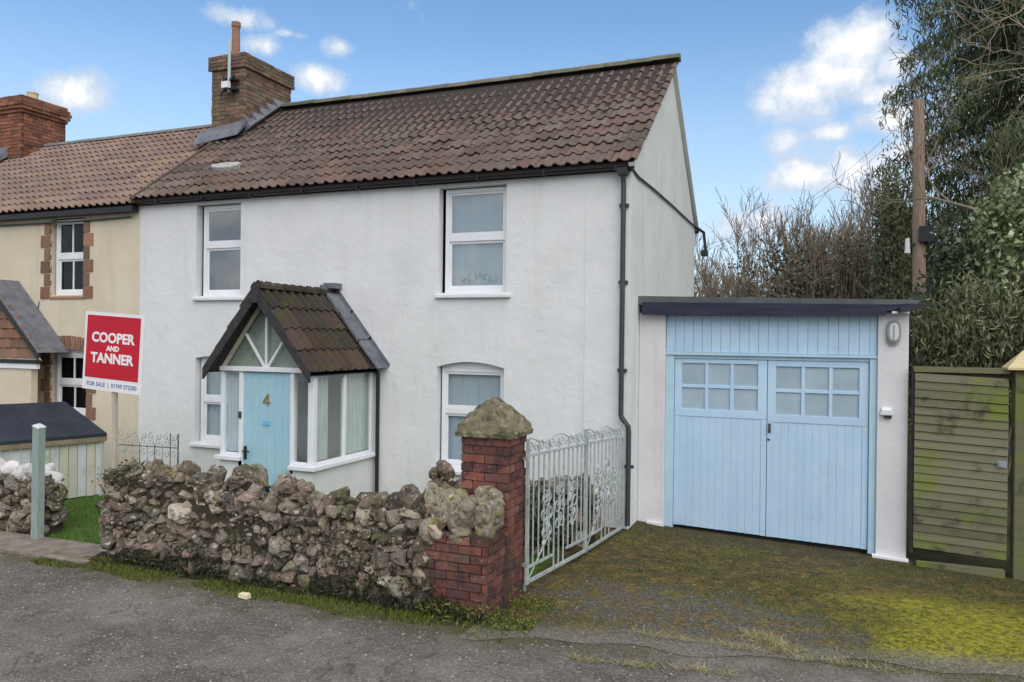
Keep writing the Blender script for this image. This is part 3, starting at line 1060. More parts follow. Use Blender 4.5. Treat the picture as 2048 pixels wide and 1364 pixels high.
ld.hexa([(CX0-.25, CY0-.26, rz_(0, CY0-.26)+.05), (CX1+.06, CY0-.26, rz_(0, CY0-.26)+.17), (CX1+.06, CY0+.01, rz_(0, CY0)+.24), (CX0-.25, CY0+.01, rz_(0, CY0)+.10),
         (CX0-.25, CY0-.26, rz_(0, CY0-.26)+.07), (CX1+.06, CY0-.26, rz_(0, CY0-.26)+.19), (CX1+.06, CY0-.006, rz_(0, CY0)+.34), (CX0-.25, CY0-.006, rz_(0, CY0)+.20)])
for k in range(5):
    y = CY0+k*.2
    ld.hexa([(CX1+.004, y, rz_(0, y)+.10), (CX1+.15, y, rz_(0, y)+.18), (CX1+.15, y+.21, rz_(0, y+.21)+.18), (CX1+.004, y+.21, rz_(0, y+.21)+.10),
             (CX1+.004, y, rz_(0, y)+.40), (CX1+.15, y, rz_(0, y)+.20), (CX1+.15, y+.21, rz_(0, y+.21)+.20), (CX1+.004, y+.21, rz_(0, y)+.40)])
ld.build('lead_flashing', LEAD, chim)

am = thing('aerial_pole', 'short pale aerial pole strapped with a dark bracket to the brick chimney', 'aerial', (-8.16, 1.74, 7.1))
m_ = MB()
m_.tube([(-8.2, 1.72, 7.12), (-8.2, 1.72, 8.12)], .028, 8)
m_.build('pole', pm('pale_pole', [srgb(170, 190, 188), srgb(196, 210, 206)], rough=.5), am)
m_ = MB()
m_.box(-8.34, -8.06, 1.70, 1.84, 7.16, 7.20)
m_.box(-8.34, -8.06, 1.70, 1.84, 7.34, 7.38)
m_.beam((-8.36, 1.66, 7.05), (-8.06, 1.70, 7.42), .03, .03)
m_.beam((-8.3, 1.66, 7.42), (-8.1, 1.70, 7.05), .03, .03)
m_.build('bracket', BLACK, am)
m_ = MB()
m_.box(-8.30, -8.14, 1.62, 1.69, 7.18, 7.30)
m_.build('junction_box', SIGN_W, am)

# ------------------------------------------------------------------ porch
P0, P1, PF = -5.37, -3.83, -1.5
por = thing('porch', 'white glazed porch with a steep tiled gable roof and pale blue door', 'porch', (-4.6, -.75, 0))
MB().box(P0, -4.99, PF, PF+.1, 0, .76).build('wall', WHITE_WALL, por)
MB().box(P0, P0+.1, PF+.1, -.002, 0, .70).build('wall', WHITE_WALL, por)
pw = MB()
pw.box(-4.19, P1, PF, PF+.1, 0, .70)
pw.box(P1-.1, P1, PF+.1, -.002, 0, .70)
pw.build('wall', WHITE_WALL, por)
bevel(MB().box(P0-.05, -4.99, PF-.06, PF+.1, .761, .82).build('sill', UPVC, por), .008)
sw = MB()
sw.box(-4.19, P1+.06, PF-.06, PF+.1, .701, .76)
sw.box(P1-.1, P1+.06, PF+.1, -.002, .701, .76)
bevel(sw.build('sill', UPVC, por), .008)
fr = MB()
zt = 1.98
fr.box(P0, P0+.06, PF, PF+.07, .82, zt)             # left post
fr.box(-5.055, -4.985, PF, PF+.09, .0, zt)           # door posts
fr.box(-4.205, -4.145, PF, PF+.09, .0, zt)
fr.box(P1-.09, P1, PF, PF+.09, .76, zt)              # corner post
fr.box(P0, P1+.02, PF-.03, PF+.09, zt, zt+.065)      # head
fr.box(P1-.07, P1, PF+.09, -.002, zt-.02, zt+.04)    # side head
fr.box(P1-.06, P1-.006, -.80, -.73, .76, zt-.02)     # side mullion
fr.box(P1-.06, P1-.006, -.10, -.002, .76, zt-.02)
fr.box(P1-.05, P1-.01, PF+.09, -.10, .76, .80)
fr.box(P0+.0, P0+.05, PF+.09, -.002, zt-.02, zt+.04)
fr.box(P0+.06, -5.055, PF+.02, PF+.06, .82, .86)
fr.box(-4.145, P1-.09, PF+.02, PF+.06, .76, .80)
bevel(fr.build('frame', UPVC, por), .006, 1)
for a, b, z0 in ((P0+.06, -5.055, .86), (-4.145, P1-.09, .80)):
    MB().box(a, b, PF+.04, PF+.046, z0, zt).build('pane', GLASS_P, por)
for a, b in ((PF+.09, -.80), (-.73, -.10)):
    MB().box(P1-.035, P1-.029, a, b, .80, zt-.02).build('pane', GLASS_P, por)
MB().box(P0+.02, P0+.026, PF+.09, -.01, .70, zt-.02).build('pane', GLASS_P, por)
# curtain hanging just inside the side window
cv, cf = [], []
for k in range(31):
    y = -.74+.66*k/30
    cv += [(P1-.085+.018*math.sin(k*1.7), y, .80), (P1-.085+.018*math.sin(k*1.7), y, 1.95)]
for k in range(30):
    cf.append((2*k, 2*k+2, 2*k+3, 2*k+1))
MB().add(cv, cf).build('curtain', pm('grey_green_curtain', [srgb(178, 188, 184), srgb(214, 220, 216)], scale=5, rough=.9, stretch=(9, 9, .5)), por, smooth=True)
cv = []
for k in range(31):
    y = -1.36+.30*k/30
    cv += [(P1-.10+.015*math.sin(k*1.3), y, .80), (P1-.10+.015*math.sin(k*1.3), y, 1.95)]
MB().add(cv, cf).build('curtain', MATS['grey_green_curtain'], por, smooth=True)
cv = []
for k in range(31):
    x = P0+.06+.28*k/30
    cv += [(x, PF+.075+.008*math.sin(k*1.3), .87), (x, PF+.075+.008*math.sin(k*1.3), 1.95)]
MB().add(cv, cf).build('curtain', NET, por, smooth=True)
# plank door
dr = MB()
dr.box(-4.985, -4.205, PF+.035, PF+.08, .02, zt)
door = dr.build('door', BLUE_DOOR, por)
for k in range(6):
    x = -4.983+k*.1292
    bevel(MB().box(x+.0012, x+.1280, PF+.024, PF+.036, .03, zt-.012).build('board', BLUE_DOOR, door), .002, 1)
nm = MB()   # numeral 4 of cast brass
nx, nz = -4.60, 1.60
nm.beam((nx+.03, PF+.015, nz-.07), (nx+.03, PF+.015, nz+.085), .012, .022)
nm.beam((nx+.03, PF+.015, nz+.082), (nx-.05, PF+.015, nz-.03), .012, .022)
nm.beam((nx-.055, PF+.014, nz-.03), (nx+.06, PF+.014, nz-.03), .012, .022)
nm.build('number', BRASS, door)
MB().box(-4.66, -4.54, PF+.012, PF+.024, 1.26, 1.32).build('letter_plate', pm('bright_blue_plate', [srgb(112, 186, 226)], rough=.4), door)
hd = MB()
hd.box(-4.965, -4.925, PF+.008, PF+.022, .78, .96)
hd.tube([(-4.945, PF+.01, .90), (-4.945, PF-.04, .90), (-4.84, PF-.04, .90)], .011, 6)
hd.build('handle', BLACK, door)
lb = MB()
lb.box(-5.05, -5.00, PF-.014, PF, 1.34, 1.43)
lb.build('bell_push', GREYPIPE, por)
# gable: glazing, sunburst bars, bargeboards
AX, AZ, AE, HW = -4.6, 3.10, 2.00, .82
gy = PF+.02
gp = MB()
gp.prism([(AX-.72, gy+.02, zt+.066), (AX+.74, gy+.02, zt+.066), (AX, gy+.02, 2.98)], (0, .006, 0))
gp.build('gable_pane', glass('green_gable_glass', (.88, .91, .89), .05), por)
ib = MB()   # boarded ceiling just behind the gable glass
ib.quad((P0+.02, gy+.06, zt+.05), (P1-.02, gy+.06, zt+.05), (AX, gy+.06, 3.0))
ib.build('ceiling', pm('green_grey_board', [srgb(172, 178, 170), srgb(190, 195, 188)], scale=3, rough=.8), por)
for dx, dz in ((0, .72), (-.34, .44), (.34, .44)):
    MB().beam((AX+dx*.08, gy-.012, zt+.066), (AX+dx, gy-.012, zt+.066+dz), .03, .03, (0, 1, 0)).build('sunburst_bar', UPVC, por)
MB().beam((AX-.74, gy-.005, zt+.06), (AX-.06, gy-.005, 2.96), .07, .03, (0, 1, 0)).build('gable_trim', pm('pale_sage', [srgb(176, 178, 158), srgb(196, 196, 178)], rough=.7), por)
MB().beam((AX+.06, gy-.005, 2.96), (AX+.74, gy-.005, zt+.06), .05, .03, (0, 1, 0)).build('gable_trim', GREYPIPE, por)
BARGE = pm('charcoal_barge', [srgb(44, 44, 46), srgb(68, 66, 66)], scale=8, rough=.8, bumps=((20, .3, .006),), stretch=(2, 2, 2))
RF = -1.74
for sg in (-1, 1):
    b_ = MB()
    o = sg
    b_.hexa([(AX+o*(HW+.05), RF, AE-.13), (AX, RF, AZ-.16), (AX, RF+.035, AZ-.16), (AX+o*(HW+.05), RF+.035, AE-.13),
             (AX+o*(HW+.05), RF, AE+.02), (AX, RF, AZ+.03), (AX, RF+.035, AZ+.03), (AX+o*(HW+.05), RF+.035, AE+.02)])
    fix_normals(b_.build('bargeboard', BARGE, por))
fn = MB()
fn.prism([(AX-.075, RF-.012, AZ-.2), (AX+.075, RF-.012, AZ-.2), (AX+.06, RF-.012, AZ+.0), (AX, RF-.012, AZ+.075), (AX-.06, RF-.012, AZ+.0)], (0, .04, 0))
fix_normals(fn.build('finial', BARGE, por))
pr = MB()
for sg in (-1, 1):
    pr.add([(AX, RF+.036, AZ), (AX+sg*HW, RF+.036, AE), (AX+sg*HW, -.001, AE), (AX, -.001, AZ),
            (AX, RF+.036, AZ-.04), (AX+sg*HW, RF+.036, AE-.04), (AX+sg*HW, -.001, AE-.04), (AX, -.001, AZ-.04)],
           [(0, 1, 2, 3), (4, 5, 6, 7), (1, 2, 6, 5)])
proof = pr.build('roof', MATS['roof_batten'], por)
PM = tile_mesh('tile', TILE_P, ln=.44, hr=.045)
PA = math.atan2(AZ-AE, HW)
gl_ = math.hypot(AZ-AE, HW)/4
for sg in (1, -1):
    for j in range(4):
        for i in range(5):
            yb = RF+.02+i*.345
            px_ = AX+sg*(HW+.03-math.cos(PA)*gl_*j)
            pz_ = AE-.02+math.sin(PA)*gl_*j+.012
            o = bpy.data.objects.new('tile', PM)
            link(o, proof, (px_, yb if sg > 0 else yb+.345, pz_))
            # local x along the eaves, y up the slope
            ex = Vector((0, sg, 0))
            ey = Vector((-sg*math.cos(PA), 0, math.sin(PA)))
            ez = ex.cross(ey)
            R_ = Matrix((ex, ey, ez)).transposed().to_euler()
            o.rotation_euler = (R_.x+random.uniform(-.02, .02), R_.y+random.uniform(-.02, .02), R_.z+random.uniform(-.02, .02))
PRM = ridge_mesh('ridge_tile', TILE_P, .11, .44)
for k in range(4):
    piece('ridge_tile', PRM, proof, (AX, RF+.04+k*.42, AZ-.01), (0, 0, math.pi/2))
lf = MB()
for sg in (-1, 1):
    for k in range(3):
        a, b = k/3, (k+1)/3+.02
        f_ = lambda t, e: (AX+sg*(HW+.16)*t, -.30 if e else -.004, AZ+.14-(AZ-AE+.10)*t)
        p, q, r_, t_ = f_(a, 1), f_(b, 1), f_(b, 0), f_(a, 0)
        lf.add([p, q, r_, t_, (p[0], p[1], p[2]-.05), (q[0], q[1], q[2]-.07+.02*k)], [(0, 1, 2, 3), (0, 1, 5, 4)])
        lf.add([t_, r_, (r_[0]+sg*.03, -.004, r_[2]+.045), (t_[0]+sg*.03, -.004, t_[2]+.045)], [(0, 1, 2, 3)])
lf.box(AX-.03, AX+.17, -.20, -.003, AZ+.09, AZ+.17)
lf.build('lead_flashing', LEAD, por)
gg = MB()
gg.box(P1+.0, P1+.05, RF+.06, -.02, 1.945, 2.0)
pg = gg.build('gutter', BLACK, por)
MB().box(P1+.002, P1+.048, RF+.06, -.02, 2.001, 2.03).build('eaves_board', SILL, por)
MB().tube([(P1+.05, -.05, 1.96), (P1+.075, -.045, 1.9), (P1+.075, -.045, .12), (P1+.03, -.12, .03)], .03, 8).build('downpipe', BLACK, por)

# ------------------------------------------------------------------ cream cottage next door
NX0 = -18.0
cre = thing('cream_cottage', 'cream rendered cottage with brick-edged windows and pinkish tiled roof at the left', 'house', (-12, 0, 0))
U = (-10.72, -9.86, 3.16, flat(4.56))
Lo = (-10.68, -9.76, 1.02, arch(-10.68, -9.76, 2.13, .05))
cw = MB()
wall_strip(cw, [NX0, EX-.002], [U, Lo], 4.68, .004, depth=.12)
cw.quad((NX0, D, 0), (NX0, .004, 0), (NX0, .004, 4.68), (NX0, RY, 6.9), (NX0, D, 4.7))
cw.quad((EX-.03, D, 0), (NX0, D, 0), (NX0, D, 4.7), (EX-.03, D, 4.7))
cw.build('wall', CREAM_WALL, cre)
MB().box(NX0+.1, EX-.1, .3, D-.1, 2.5, 2.6).build('upper_floor', DARK, cre)
sash_window(cre, U[0]+.05, U[1]-.005, U[2], 4.54, .085, 3.86, bars=1, glassm=GLASS_N, curtain=(DARK, U[2], 4.56), sill=(.04, .015), sillmat=BRICK_N)  # dark sheet behind the glass paints the unlit room
sash_window(cre, Lo[0]+.05, Lo[1]-.005, Lo[2], 2.12, .085, 1.58, bars=1, glassm=GLASS_N, curtain=(DARK, 1.0, 2.2), arch=.045, sill=(.04, .015), sillmat=BRICK_N)  # lower panes get the same painted dark room
qm = [brick_mesh('brick', w_, .05, .215, BRICK_N, 90+i) for i, w_ in enumerate((.13, .22))]
for (x0, x1, zb, n_) in ((U[0], U[1], 3.10, 6), (Lo[0], Lo[1], .95, 5)):
    for k in range(n_):
        w_ = .13 if k % 2 else .22
        m_ = qm[0] if k % 2 else qm[1]
        piece('brick', m_, cre, (x0-w_, -.016, zb+k*.235))
        piece('brick', m_, cre, (x1+.002, -.016, zb+k*.235))
vm = brick_mesh('brick', .098, .05, .24, BRICK_N, 99)
for k in range(9):
    t_ = (k-4)/4
    piece('brick', vm, cre, (-10.22+t_*.50-.05, -.018, 2.19-.06*t_*t_), (0, t_*.16, 0))
MB().tube([(-10.98, -.01, 3.05), (-11.02, -.012, 2.8), (-11.06, -.012, 2.4)], .008, 5).build('cable', GREYPIPE, cre)
NZ0, NRZ = 4.66, 6.80
nro = MB()
nro.add([(NX0, -.14, NZ0-.05), (EX-.03, -.14, NZ0-.05), (EX-.03, RY, NRZ), (NX0, RY, NRZ), (NX0, -.14, NZ0), (EX-.03, -.14, NZ0), (EX-.03, RY, NRZ+.04), (NX0, RY, NRZ+.04)],
        [(3, 2, 1, 0), (4, 5, 6, 7), (0, 1, 5, 4), (3, 0, 4, 7)])
nro.quad((NX0, RY, NRZ+.04), (EX-.03, RY, NRZ+.04), (EX-.03, D+.2, NZ0), (NX0, D+.2, NZ0))
nroof = nro.build('roof', MATS['roof_batten'], cre)
NTM = tile_mesh('tile', TILE_N, ln=.37, hr=.045, lift=.042)
NA = math.atan2(NRZ+.05-NZ0, RY+.18)
ng = math.hypot(NRZ+.05-NZ0, RY+.18)/13
NC = 23
lay_tiles(nroof, NTM, EX-.04-NC*.34, NC, .34, -.18, NZ0+.0, NA, 13, ng, jit=.4)
far = MB()
c_, s_ = math.cos(NA), math.sin(NA)
tv = [v.co.copy() for v in NTM.vertices]
tf = [tuple(p.vertices) for p in NTM.polygons]
for j in range(13):
    for i in range(5):
        far.add([(EX-.04-(NC+5-i)*.34+v.x, -.18+c_*ng*j+v.y*c_-v.z*s_, NZ0+s_*ng*j+v.y*s_+v.z*c_) for v in tv], tf)
far.build('roof_tiling', TILE_N, nroof)['kind'] = 'stuff'
NRM = ridge_mesh('ridge_tile', pm('grey_ridge', [srgb(112, 114, 112), srgb(140, 138, 130)], scale=5, rough=.9, rnd=.12), .10, .46)
for k in range(20):
    piece('ridge_tile', NRM, nroof, (EX-.75-(k+1)*.44, RY, NRZ+.07), (0, random.uniform(-.01, .01), 0))
ng_ = MB()
ng_.box(NX0, EX-.02, -.165, -.03, NZ0-.10, NZ0-.01)
ng_.build('gutter', BLACK, cre)
MB().tube([(EX-.2, -.03, NZ0-.17), (-10.0, -.04, NZ0-.19), (-12.5, -.04, NZ0-.17)], .014, 5).build('cable', GREYPIPE, cre)
N0, N1, NY0, NY1, NZ = -17.0, -14.66, 2.25, 3.35, 7.93
nc = MB()
nc.box(N0+.012, N1-.012, NY0+.012, NY1, 5.9, NZ-.04)
nchim = nc.build('chimney', MORTAR_DARK, cre)
nz_ = lambda x, y: NZ0+.02+(y+.18)*math.tan(NA)
bricks(nchim, -16.6, N1, NY0, NY1, 6.25, NZ-.40, BRICK_F, .08, True, True, .225, nz_)
for k, ov in enumerate((.04, .075, .095, .07, .03)):
    bricks(nchim, -16.6, N1+ov, NY0-ov, NY1+ov, NZ-.40+.08*k, NZ-.32+.08*k, BRICK_F, .08, True, True, .225)
fm = MB()
fm.hexa([(-16.6, NY0+.05, NZ-.05), (N1-.02, NY0+.05, NZ-.05), (N1-.02, NY1, NZ-.05), (-16.6, NY1, NZ-.05),
         (-16.6, NY0+.3, NZ+.05), (N1-.3, NY0+.3, NZ+.05), (N1-.3, NY1-.3, NZ+.05), (-16.6, NY1-.3, NZ+.05)])
fm.build('flaunching', MORTAR, nchim)
MB().tube([(-15.0, 2.75, NZ-.02), (-15.0, 2.75, NZ+.16), (-15.0, 2.75, NZ+.22)], [.13, .115, .13], 10).build('chimney_pot', POT_Y, nchim)
nl = MB()
nl.hexa([(-16.8, NY0-.35, nz_(0, NY0-.35)+.07), (N1-.55, NY0-.35, nz_(0, NY0-.35)+.07), (N1-.45, NY0-.01, nz_(0, NY0)+.12), (-16.8, NY0-.01, nz_(0, NY0)+.12),
         (-16.8, NY0-.35, nz_(0, NY0-.35)+.10), (N1-.55, NY0-.35, nz_(0, NY0-.35)+.10), (N1-.45, NY0-.01, nz_(0, NY0)+.34), (-16.8, NY0-.01, nz_(0, NY0)+.34)])
nl.build('lead_flashing', LEAD, nchim)

# neighbour's canopy porch at the left edge
ny = -.62
np_ = thing('canopy_porch', 'cream porch with a tile-hung gable and dark bargeboard at the left edge', 'porch', (-10.9, -.3, 0))
q0, q1 = at(74, 716, 'y', ny), at(0, 610, 'y', ny)
dv = (q1-q0)/(q0[0]-q1[0])
ap = q0+dv*1.35
ax_, az_ = ap[0], ap[2]
lx = ax_-(q0[0]-ax_)
mbp = MB()
for sg in (1, -1):
    e_ = q0[0] if sg > 0 else lx
    mbp.add([(e_, ny, q0[2]-.03), (ax_, ny, az_-.03), (ax_, ny, az_+.09), (e_, ny, q0[2]+.09),
             (e_, ny+.035, q0[2]-.03), (ax_, ny+.035, az_-.03), (ax_, ny+.035, az_+.09), (e_, ny+.035, q0[2]+.09)],
            [(0, 1, 2, 3), (7, 6, 5, 4), (0, 3, 7, 4), (3, 2, 6, 5 if False else 7), (0, 4, 5, 1)])
fix_normals(mbp.build('bargeboard', BARGE, np_))
mr = MB()
for sg in (1, -1):
    e_ = q0[0] if sg > 0 else lx
    mr.add([(e_, ny+.01, q0[2]+.092), (ax_, ny+.01, az_+.092), (ax_, 0, az_+.092), (e_, 0, q0[2]+.092)], [(0, 1, 2, 3)])
mr.build('roof', LEAD, np_)
hm = tile_mesh('tile', BRICK_N, wdt=.26, ln=.24, rolls=1, hr=.012, th=.012, lift=.02)
row = 0
z = q0[2]
while z < az_-.15:
    half = (az_-z)*(q0[0]-ax_)/(az_-q0[2])-.05
    x = ax_-half+(.13 if row % 2 else 0)*0
    nn = int(2*half/.26)
    for k in range(nn):
        piece('tile', hm, np_, (ax_+half-.265-k*.262, ny+.07, z), (math.pi/2-.04, 0, 0))
    z += .17
    row += 1
mg = MB()
mg.prism([(lx, ny+.075, q0[2]-.05), (q0[0]-.03, ny+.075, q0[2]-.05), (ax_, ny+.075, az_-.03)], (0, .04, 0))
fix_normals(mg.build('gable', CREAM_WALL, np_))
MB().box(lx, q0[0]+.02, ny-.02, ny+.06, q0[2]-.10, q0[2]-.035).build('gutter', BLACK, np_)
MB().box(lx, q0[0]-.02, ny+.0, ny+.07, q0[2]-.19, q0[2]-.102).build('beam', UPVC, np_)
MB().box(lx, q0[0]-.18, ny+.03, ny+.15, .0, q0[2]-.19).build('wall', CREAM_WALL, np_)

# ------------------------------------------------------------------ garage
GY = .60
gar = thing('garage', 'white flat-roofed garage with pale blue boarded double doors', 'garage', (1.8, .6, -.1))
gw = MB()
for a, b in ((.002, .36), (2.97, 3.31)):
    bevel(MB().box(a, b, GY, GY+.25, -.4, 2.84).build('pier', GARAGE_WALL, gar), .008)
gs = MB()
gs.box(3.10, 3.305, GY+.252, 5.6, -.4, 2.80)
gs.build('wall', GARAGE_WALL, gar)
gf = MB()
gf.hexa([(2.93, GY-.09, -.30), (3.33, GY-.09, -.32), (3.33, GY-.001, -.32), (2.93, GY-.001, -.30),
         (2.93, GY-.09, -.14), (3.33, GY-.09, -.16), (3.33, GY-.001, -.15), (2.93, GY-.001, -.13)])
gf.build('plinth', SILL, gar)
MB().box(.14, .37, GY-.05, GY-.001, -.2, -.01).build('plinth', SILL, gar)
rf = MB()
rf.hexa([(.0, GY-.10, 2.95), (3.40, GY-.10, 2.90), (3.40, 5.7, 2.80), (.0, 5.7, 2.85),
         (.0, GY-.10, 3.07), (3.40, GY-.10, 2.99), (3.40, 5.7, 2.90), (.0, 5.7, 2.95)])
rf.build('roof', FELT, gar)
fa = MB()
fa.hexa([(.06, GY-.135, 2.81), (3.05, GY-.135, 2.80), (3.05, GY-.10, 2.80), (.06, GY-.10, 2.81),
         (.06, GY-.135, 2.985), (3.05, GY-.135, 2.935), (3.05, GY-.101, 2.935), (.06, GY-.101, 2.985)])
fa.hexa([(3.055, GY-.13, 2.85), (3.36, GY-.13, 2.90), (3.36, GY-.10, 2.90), (3.055, GY-.10, 2.85),
         (3.055, GY-.13, 2.932), (3.36, GY-.13, 2.945), (3.36, GY-.101, 2.945), (3.055, GY-.101, 2.932)])
fa.build('fascia', FASCIA, gar)
gu = MB()
gu.beam((3.18, GY-.19, 2.86), (3.52, GY-.02, 2.94), .07, .06)
gu.build('gutter', BLACK, gar)
MB().box(3.11, 3.30, GY-.15, GY-.09, 2.825, 2.85).build('fascia_end', UPVC, gar)
MB().box(.36, 2.97, GY+.09, GY+.2, 2.28, 2.84).build('lintel_panel', BLUE, gar)
k = 0
x = .365
while x < 2.95:
    w_ = min(.118, 2.965-x)
    bevel(MB().box(x+.0008, x+w_-.0008, GY+.055, GY+.089, 2.315, 2.81).build('board', BLUE, gar), .0014, 1)
    x += .12
MB().box(.36, 2.97, GY+.02, GY+.09, 2.275, 2.313).build('drip_rail', BLUE_FRAME, gar)
fr = MB()
fr.box(.36, .475, GY+.04, GY+.16, -.12, 2.274)
fr.box(2.885, 2.97, GY+.04, GY+.16, -.16, 2.274)
fr.box(.475, 2.885, GY+.06, GY+.16, 2.225, 2.274)
bevel(fr.build('door_frame', BLUE_FRAME, gar), .006, 1)
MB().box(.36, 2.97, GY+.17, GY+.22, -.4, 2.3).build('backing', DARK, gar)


def garage_door(x0, x1, zb0, zb1, gl0, gl1, zg0, zg1, handle):
    y = GY+.075
    d = MB()
    zt_ = 2.222
    zbot = min(zb0, zb1)
    d.box(x0, gl0, y, y+.05, zg0, zt_)
    d.box(gl1, x1, y, y+.05, zg0, zt_)
    d.box(gl0, gl1, y, y+.05, zg1, zt_)
    d.box(x0, x1, y-.002, y+.05, zg0-.10, zg0)
    st = .07
    for a in (x0, x1-st):
        d.box(a, a+st, y-.002, y+.05, max(zb0, zb1)+.02, zg0-.101)
    w3 = (gl1-gl0)/3
    bt = .022
    for i in (1, 2):
        d.box(gl0+w3*i-bt, gl0+w3*i+bt, y+.004, y+.045, zg0, zg1)
    zm = (zg0+zg1)/2
    for i in range(3):
        d.box(gl0+w3*i+(bt if i else 0), gl0+w3*(i+1)-(bt if i < 2 else 0), y+.006, y+.043, zm-bt, zm+bt)
    o = d.build('door', BLUE, gar)
    bevel(o, .004, 1)
    for i in range(3):
        for a, b in ((zg0, zm-bt), (zm+bt, zg1)):
            MB().box(gl0+w3*i+(bt if i else 0)-.002, gl0+w3*(i+1)-(bt if i < 2 else 0)+.002, y+.024, y+.03, a-.002, b+.002).build('pane', FROST, o)
    n_ = 11
    bw = (x1-x0-2*st)/n_
    for i in range(n_):
        xa = x0+st+bw*i
        t0 = (xa-x0)/(x1-x0)
        zz = zb0+(zb1-zb0)*t0
        bevel(MB().box(xa+.0006, xa+bw-.0006, y+.006, y+.04, zz, zg0-.101).build('board', BLUE, o), .0015, 1)
    for a in (x0, x1-st):
        zz = zb0+(zb1-zb0)*((a-x0)/(x1-x0))
        MB().box(a+.001, a+st-.001, y+.001, y+.045, zz, max(zb0, zb1)+.02).build('stile_foot', BLUE, o)
    if handle:
        h = MB()
        h.box(x0+.015, x0+.045, y-.016, y-.002, 1.28, 1.40)
        h.tube([(x0+.03, y-.03, 1.38), (x0+.03, y-.045, 1.33), (x0+.03, y-.03, 1.29)], .008, 6)
        h.tube([(x0+.02, y-.012, 1.19), (x0+.02, y-.002, 1.19)], .016, 8)
        h.build('handle', GREYPIPE, o)
    return o


garage_door(.48, 1.675, -.035, -.075, .575, 1.56, 1.545, 2.165, False)
garage_door(1.682, 2.88, -.076, -.115, 1.785, 2.77, 1.52, 2.145, True)

lm = thing('bulkhead_lamp', 'oval caged bulkhead lamp high on the white pier right of the garage doors', 'lamp', (3.14, GY, 2.59))


def oval(mb, cx, cz, a, b, y0, y1, n=20):
    p = [(cx+a*math.copysign(abs(math.cos(t))**.8, math.cos(t)), y0, cz+b*math.copysign(abs(math.sin(t))**.8, math.sin(t))) for t in [2*math.pi*k/n for k in range(n)]]
    mb.prism(p, (0, y1-y0, 0))


o_ = MB()
oval(o_, 3.14, 2.59, .085, .155, GY-.03, GY-.001)
fix_normals(o_.build('backplate', pm('lamp_grey', [srgb(150, 156, 150), srgb(170, 174, 168)], rough=.5), lm))
o_ = MB()
oval(o_, 3.14, 2.60, .055, .115, GY-.085, GY-.031)
bevel(fix_normals(o_.build('lens', pm('lamp_lens', [srgb(196, 200, 196), srgb(214, 216, 212)], rough=.3), lm)), .02, 3)
ring = [(3.14+.066*math.cos(t), GY-.06, 2.60+.128*math.sin(t)) for t in [2*math.pi*k/24 for k in range(25)]]
o_ = MB()
o_.tube(ring, .008, 5, False)
o_.tube([(3.14, GY-.03, 2.73), (3.14, GY-.095, 2.68), (3.14, GY-.095, 2.52), (3.14, GY-.03, 2.47)], .006, 5)
o_.build('guard', STEEL, lm)
sn = thing('sensor_box', 'small white sensor box halfway up the white pier right of the garage doors', 'sensor', (3.08, GY, 1.6))
s1 = MB()
s1.hexa([(3.0, GY-.05, 1.58), (3.14, GY-.05, 1.58), (3.14, GY-.001, 1.58), (3.0, GY-.001, 1.58), (3.02, GY-.06, 1.65), (3.13, GY-.06, 1.65), (3.13, GY-.001, 1.68), (3.02, GY-.001, 1.68)])
bevel(s1.build('housing', UPVC, sn), .008)
MB().box(3.05, 3.13, GY-.045, GY-.005, 1.545, 1.578).build('eye', BLACK, sn)

# ------------------------------------------------------------------ stone walls
ROCKS = rock_meshes('stone', STONE, 14, 3)
PALES = rock_meshes('stone', STONE_PALE, 5, 5, 3, .08)
QUARTZES = rock_meshes('stone', QUARTZ, 5, 6)


def wall_top(x):
    pts = [(-5.3, .80), (-5.0, .90), (-4.8, .99), (-4.5, .97), (-4.0, 1.01), (-3.75, .98), (-3.5, .85), (-3.38, .90), (-3.22, 1.10), (-3.05, 1.02), (-2.95, .80), (-2.75, .90), (-2.6, 1.0), (-2.45, .93), (-2.3, .86),
           (-1.9, .86), (-1.7, .85), (-1.4, .88), (-1.1, .97), (-.85, 1.0), (-.3, 1.0)]
    for (a, za), (b, zb_) in zip(pts[:-1], pts[1:]):
        if a <= x <= b:
            return za+(zb_-za)*(x-a)/(b-a)
    return pts[0][1] if x < pts[0][0] else pts[-1][1]


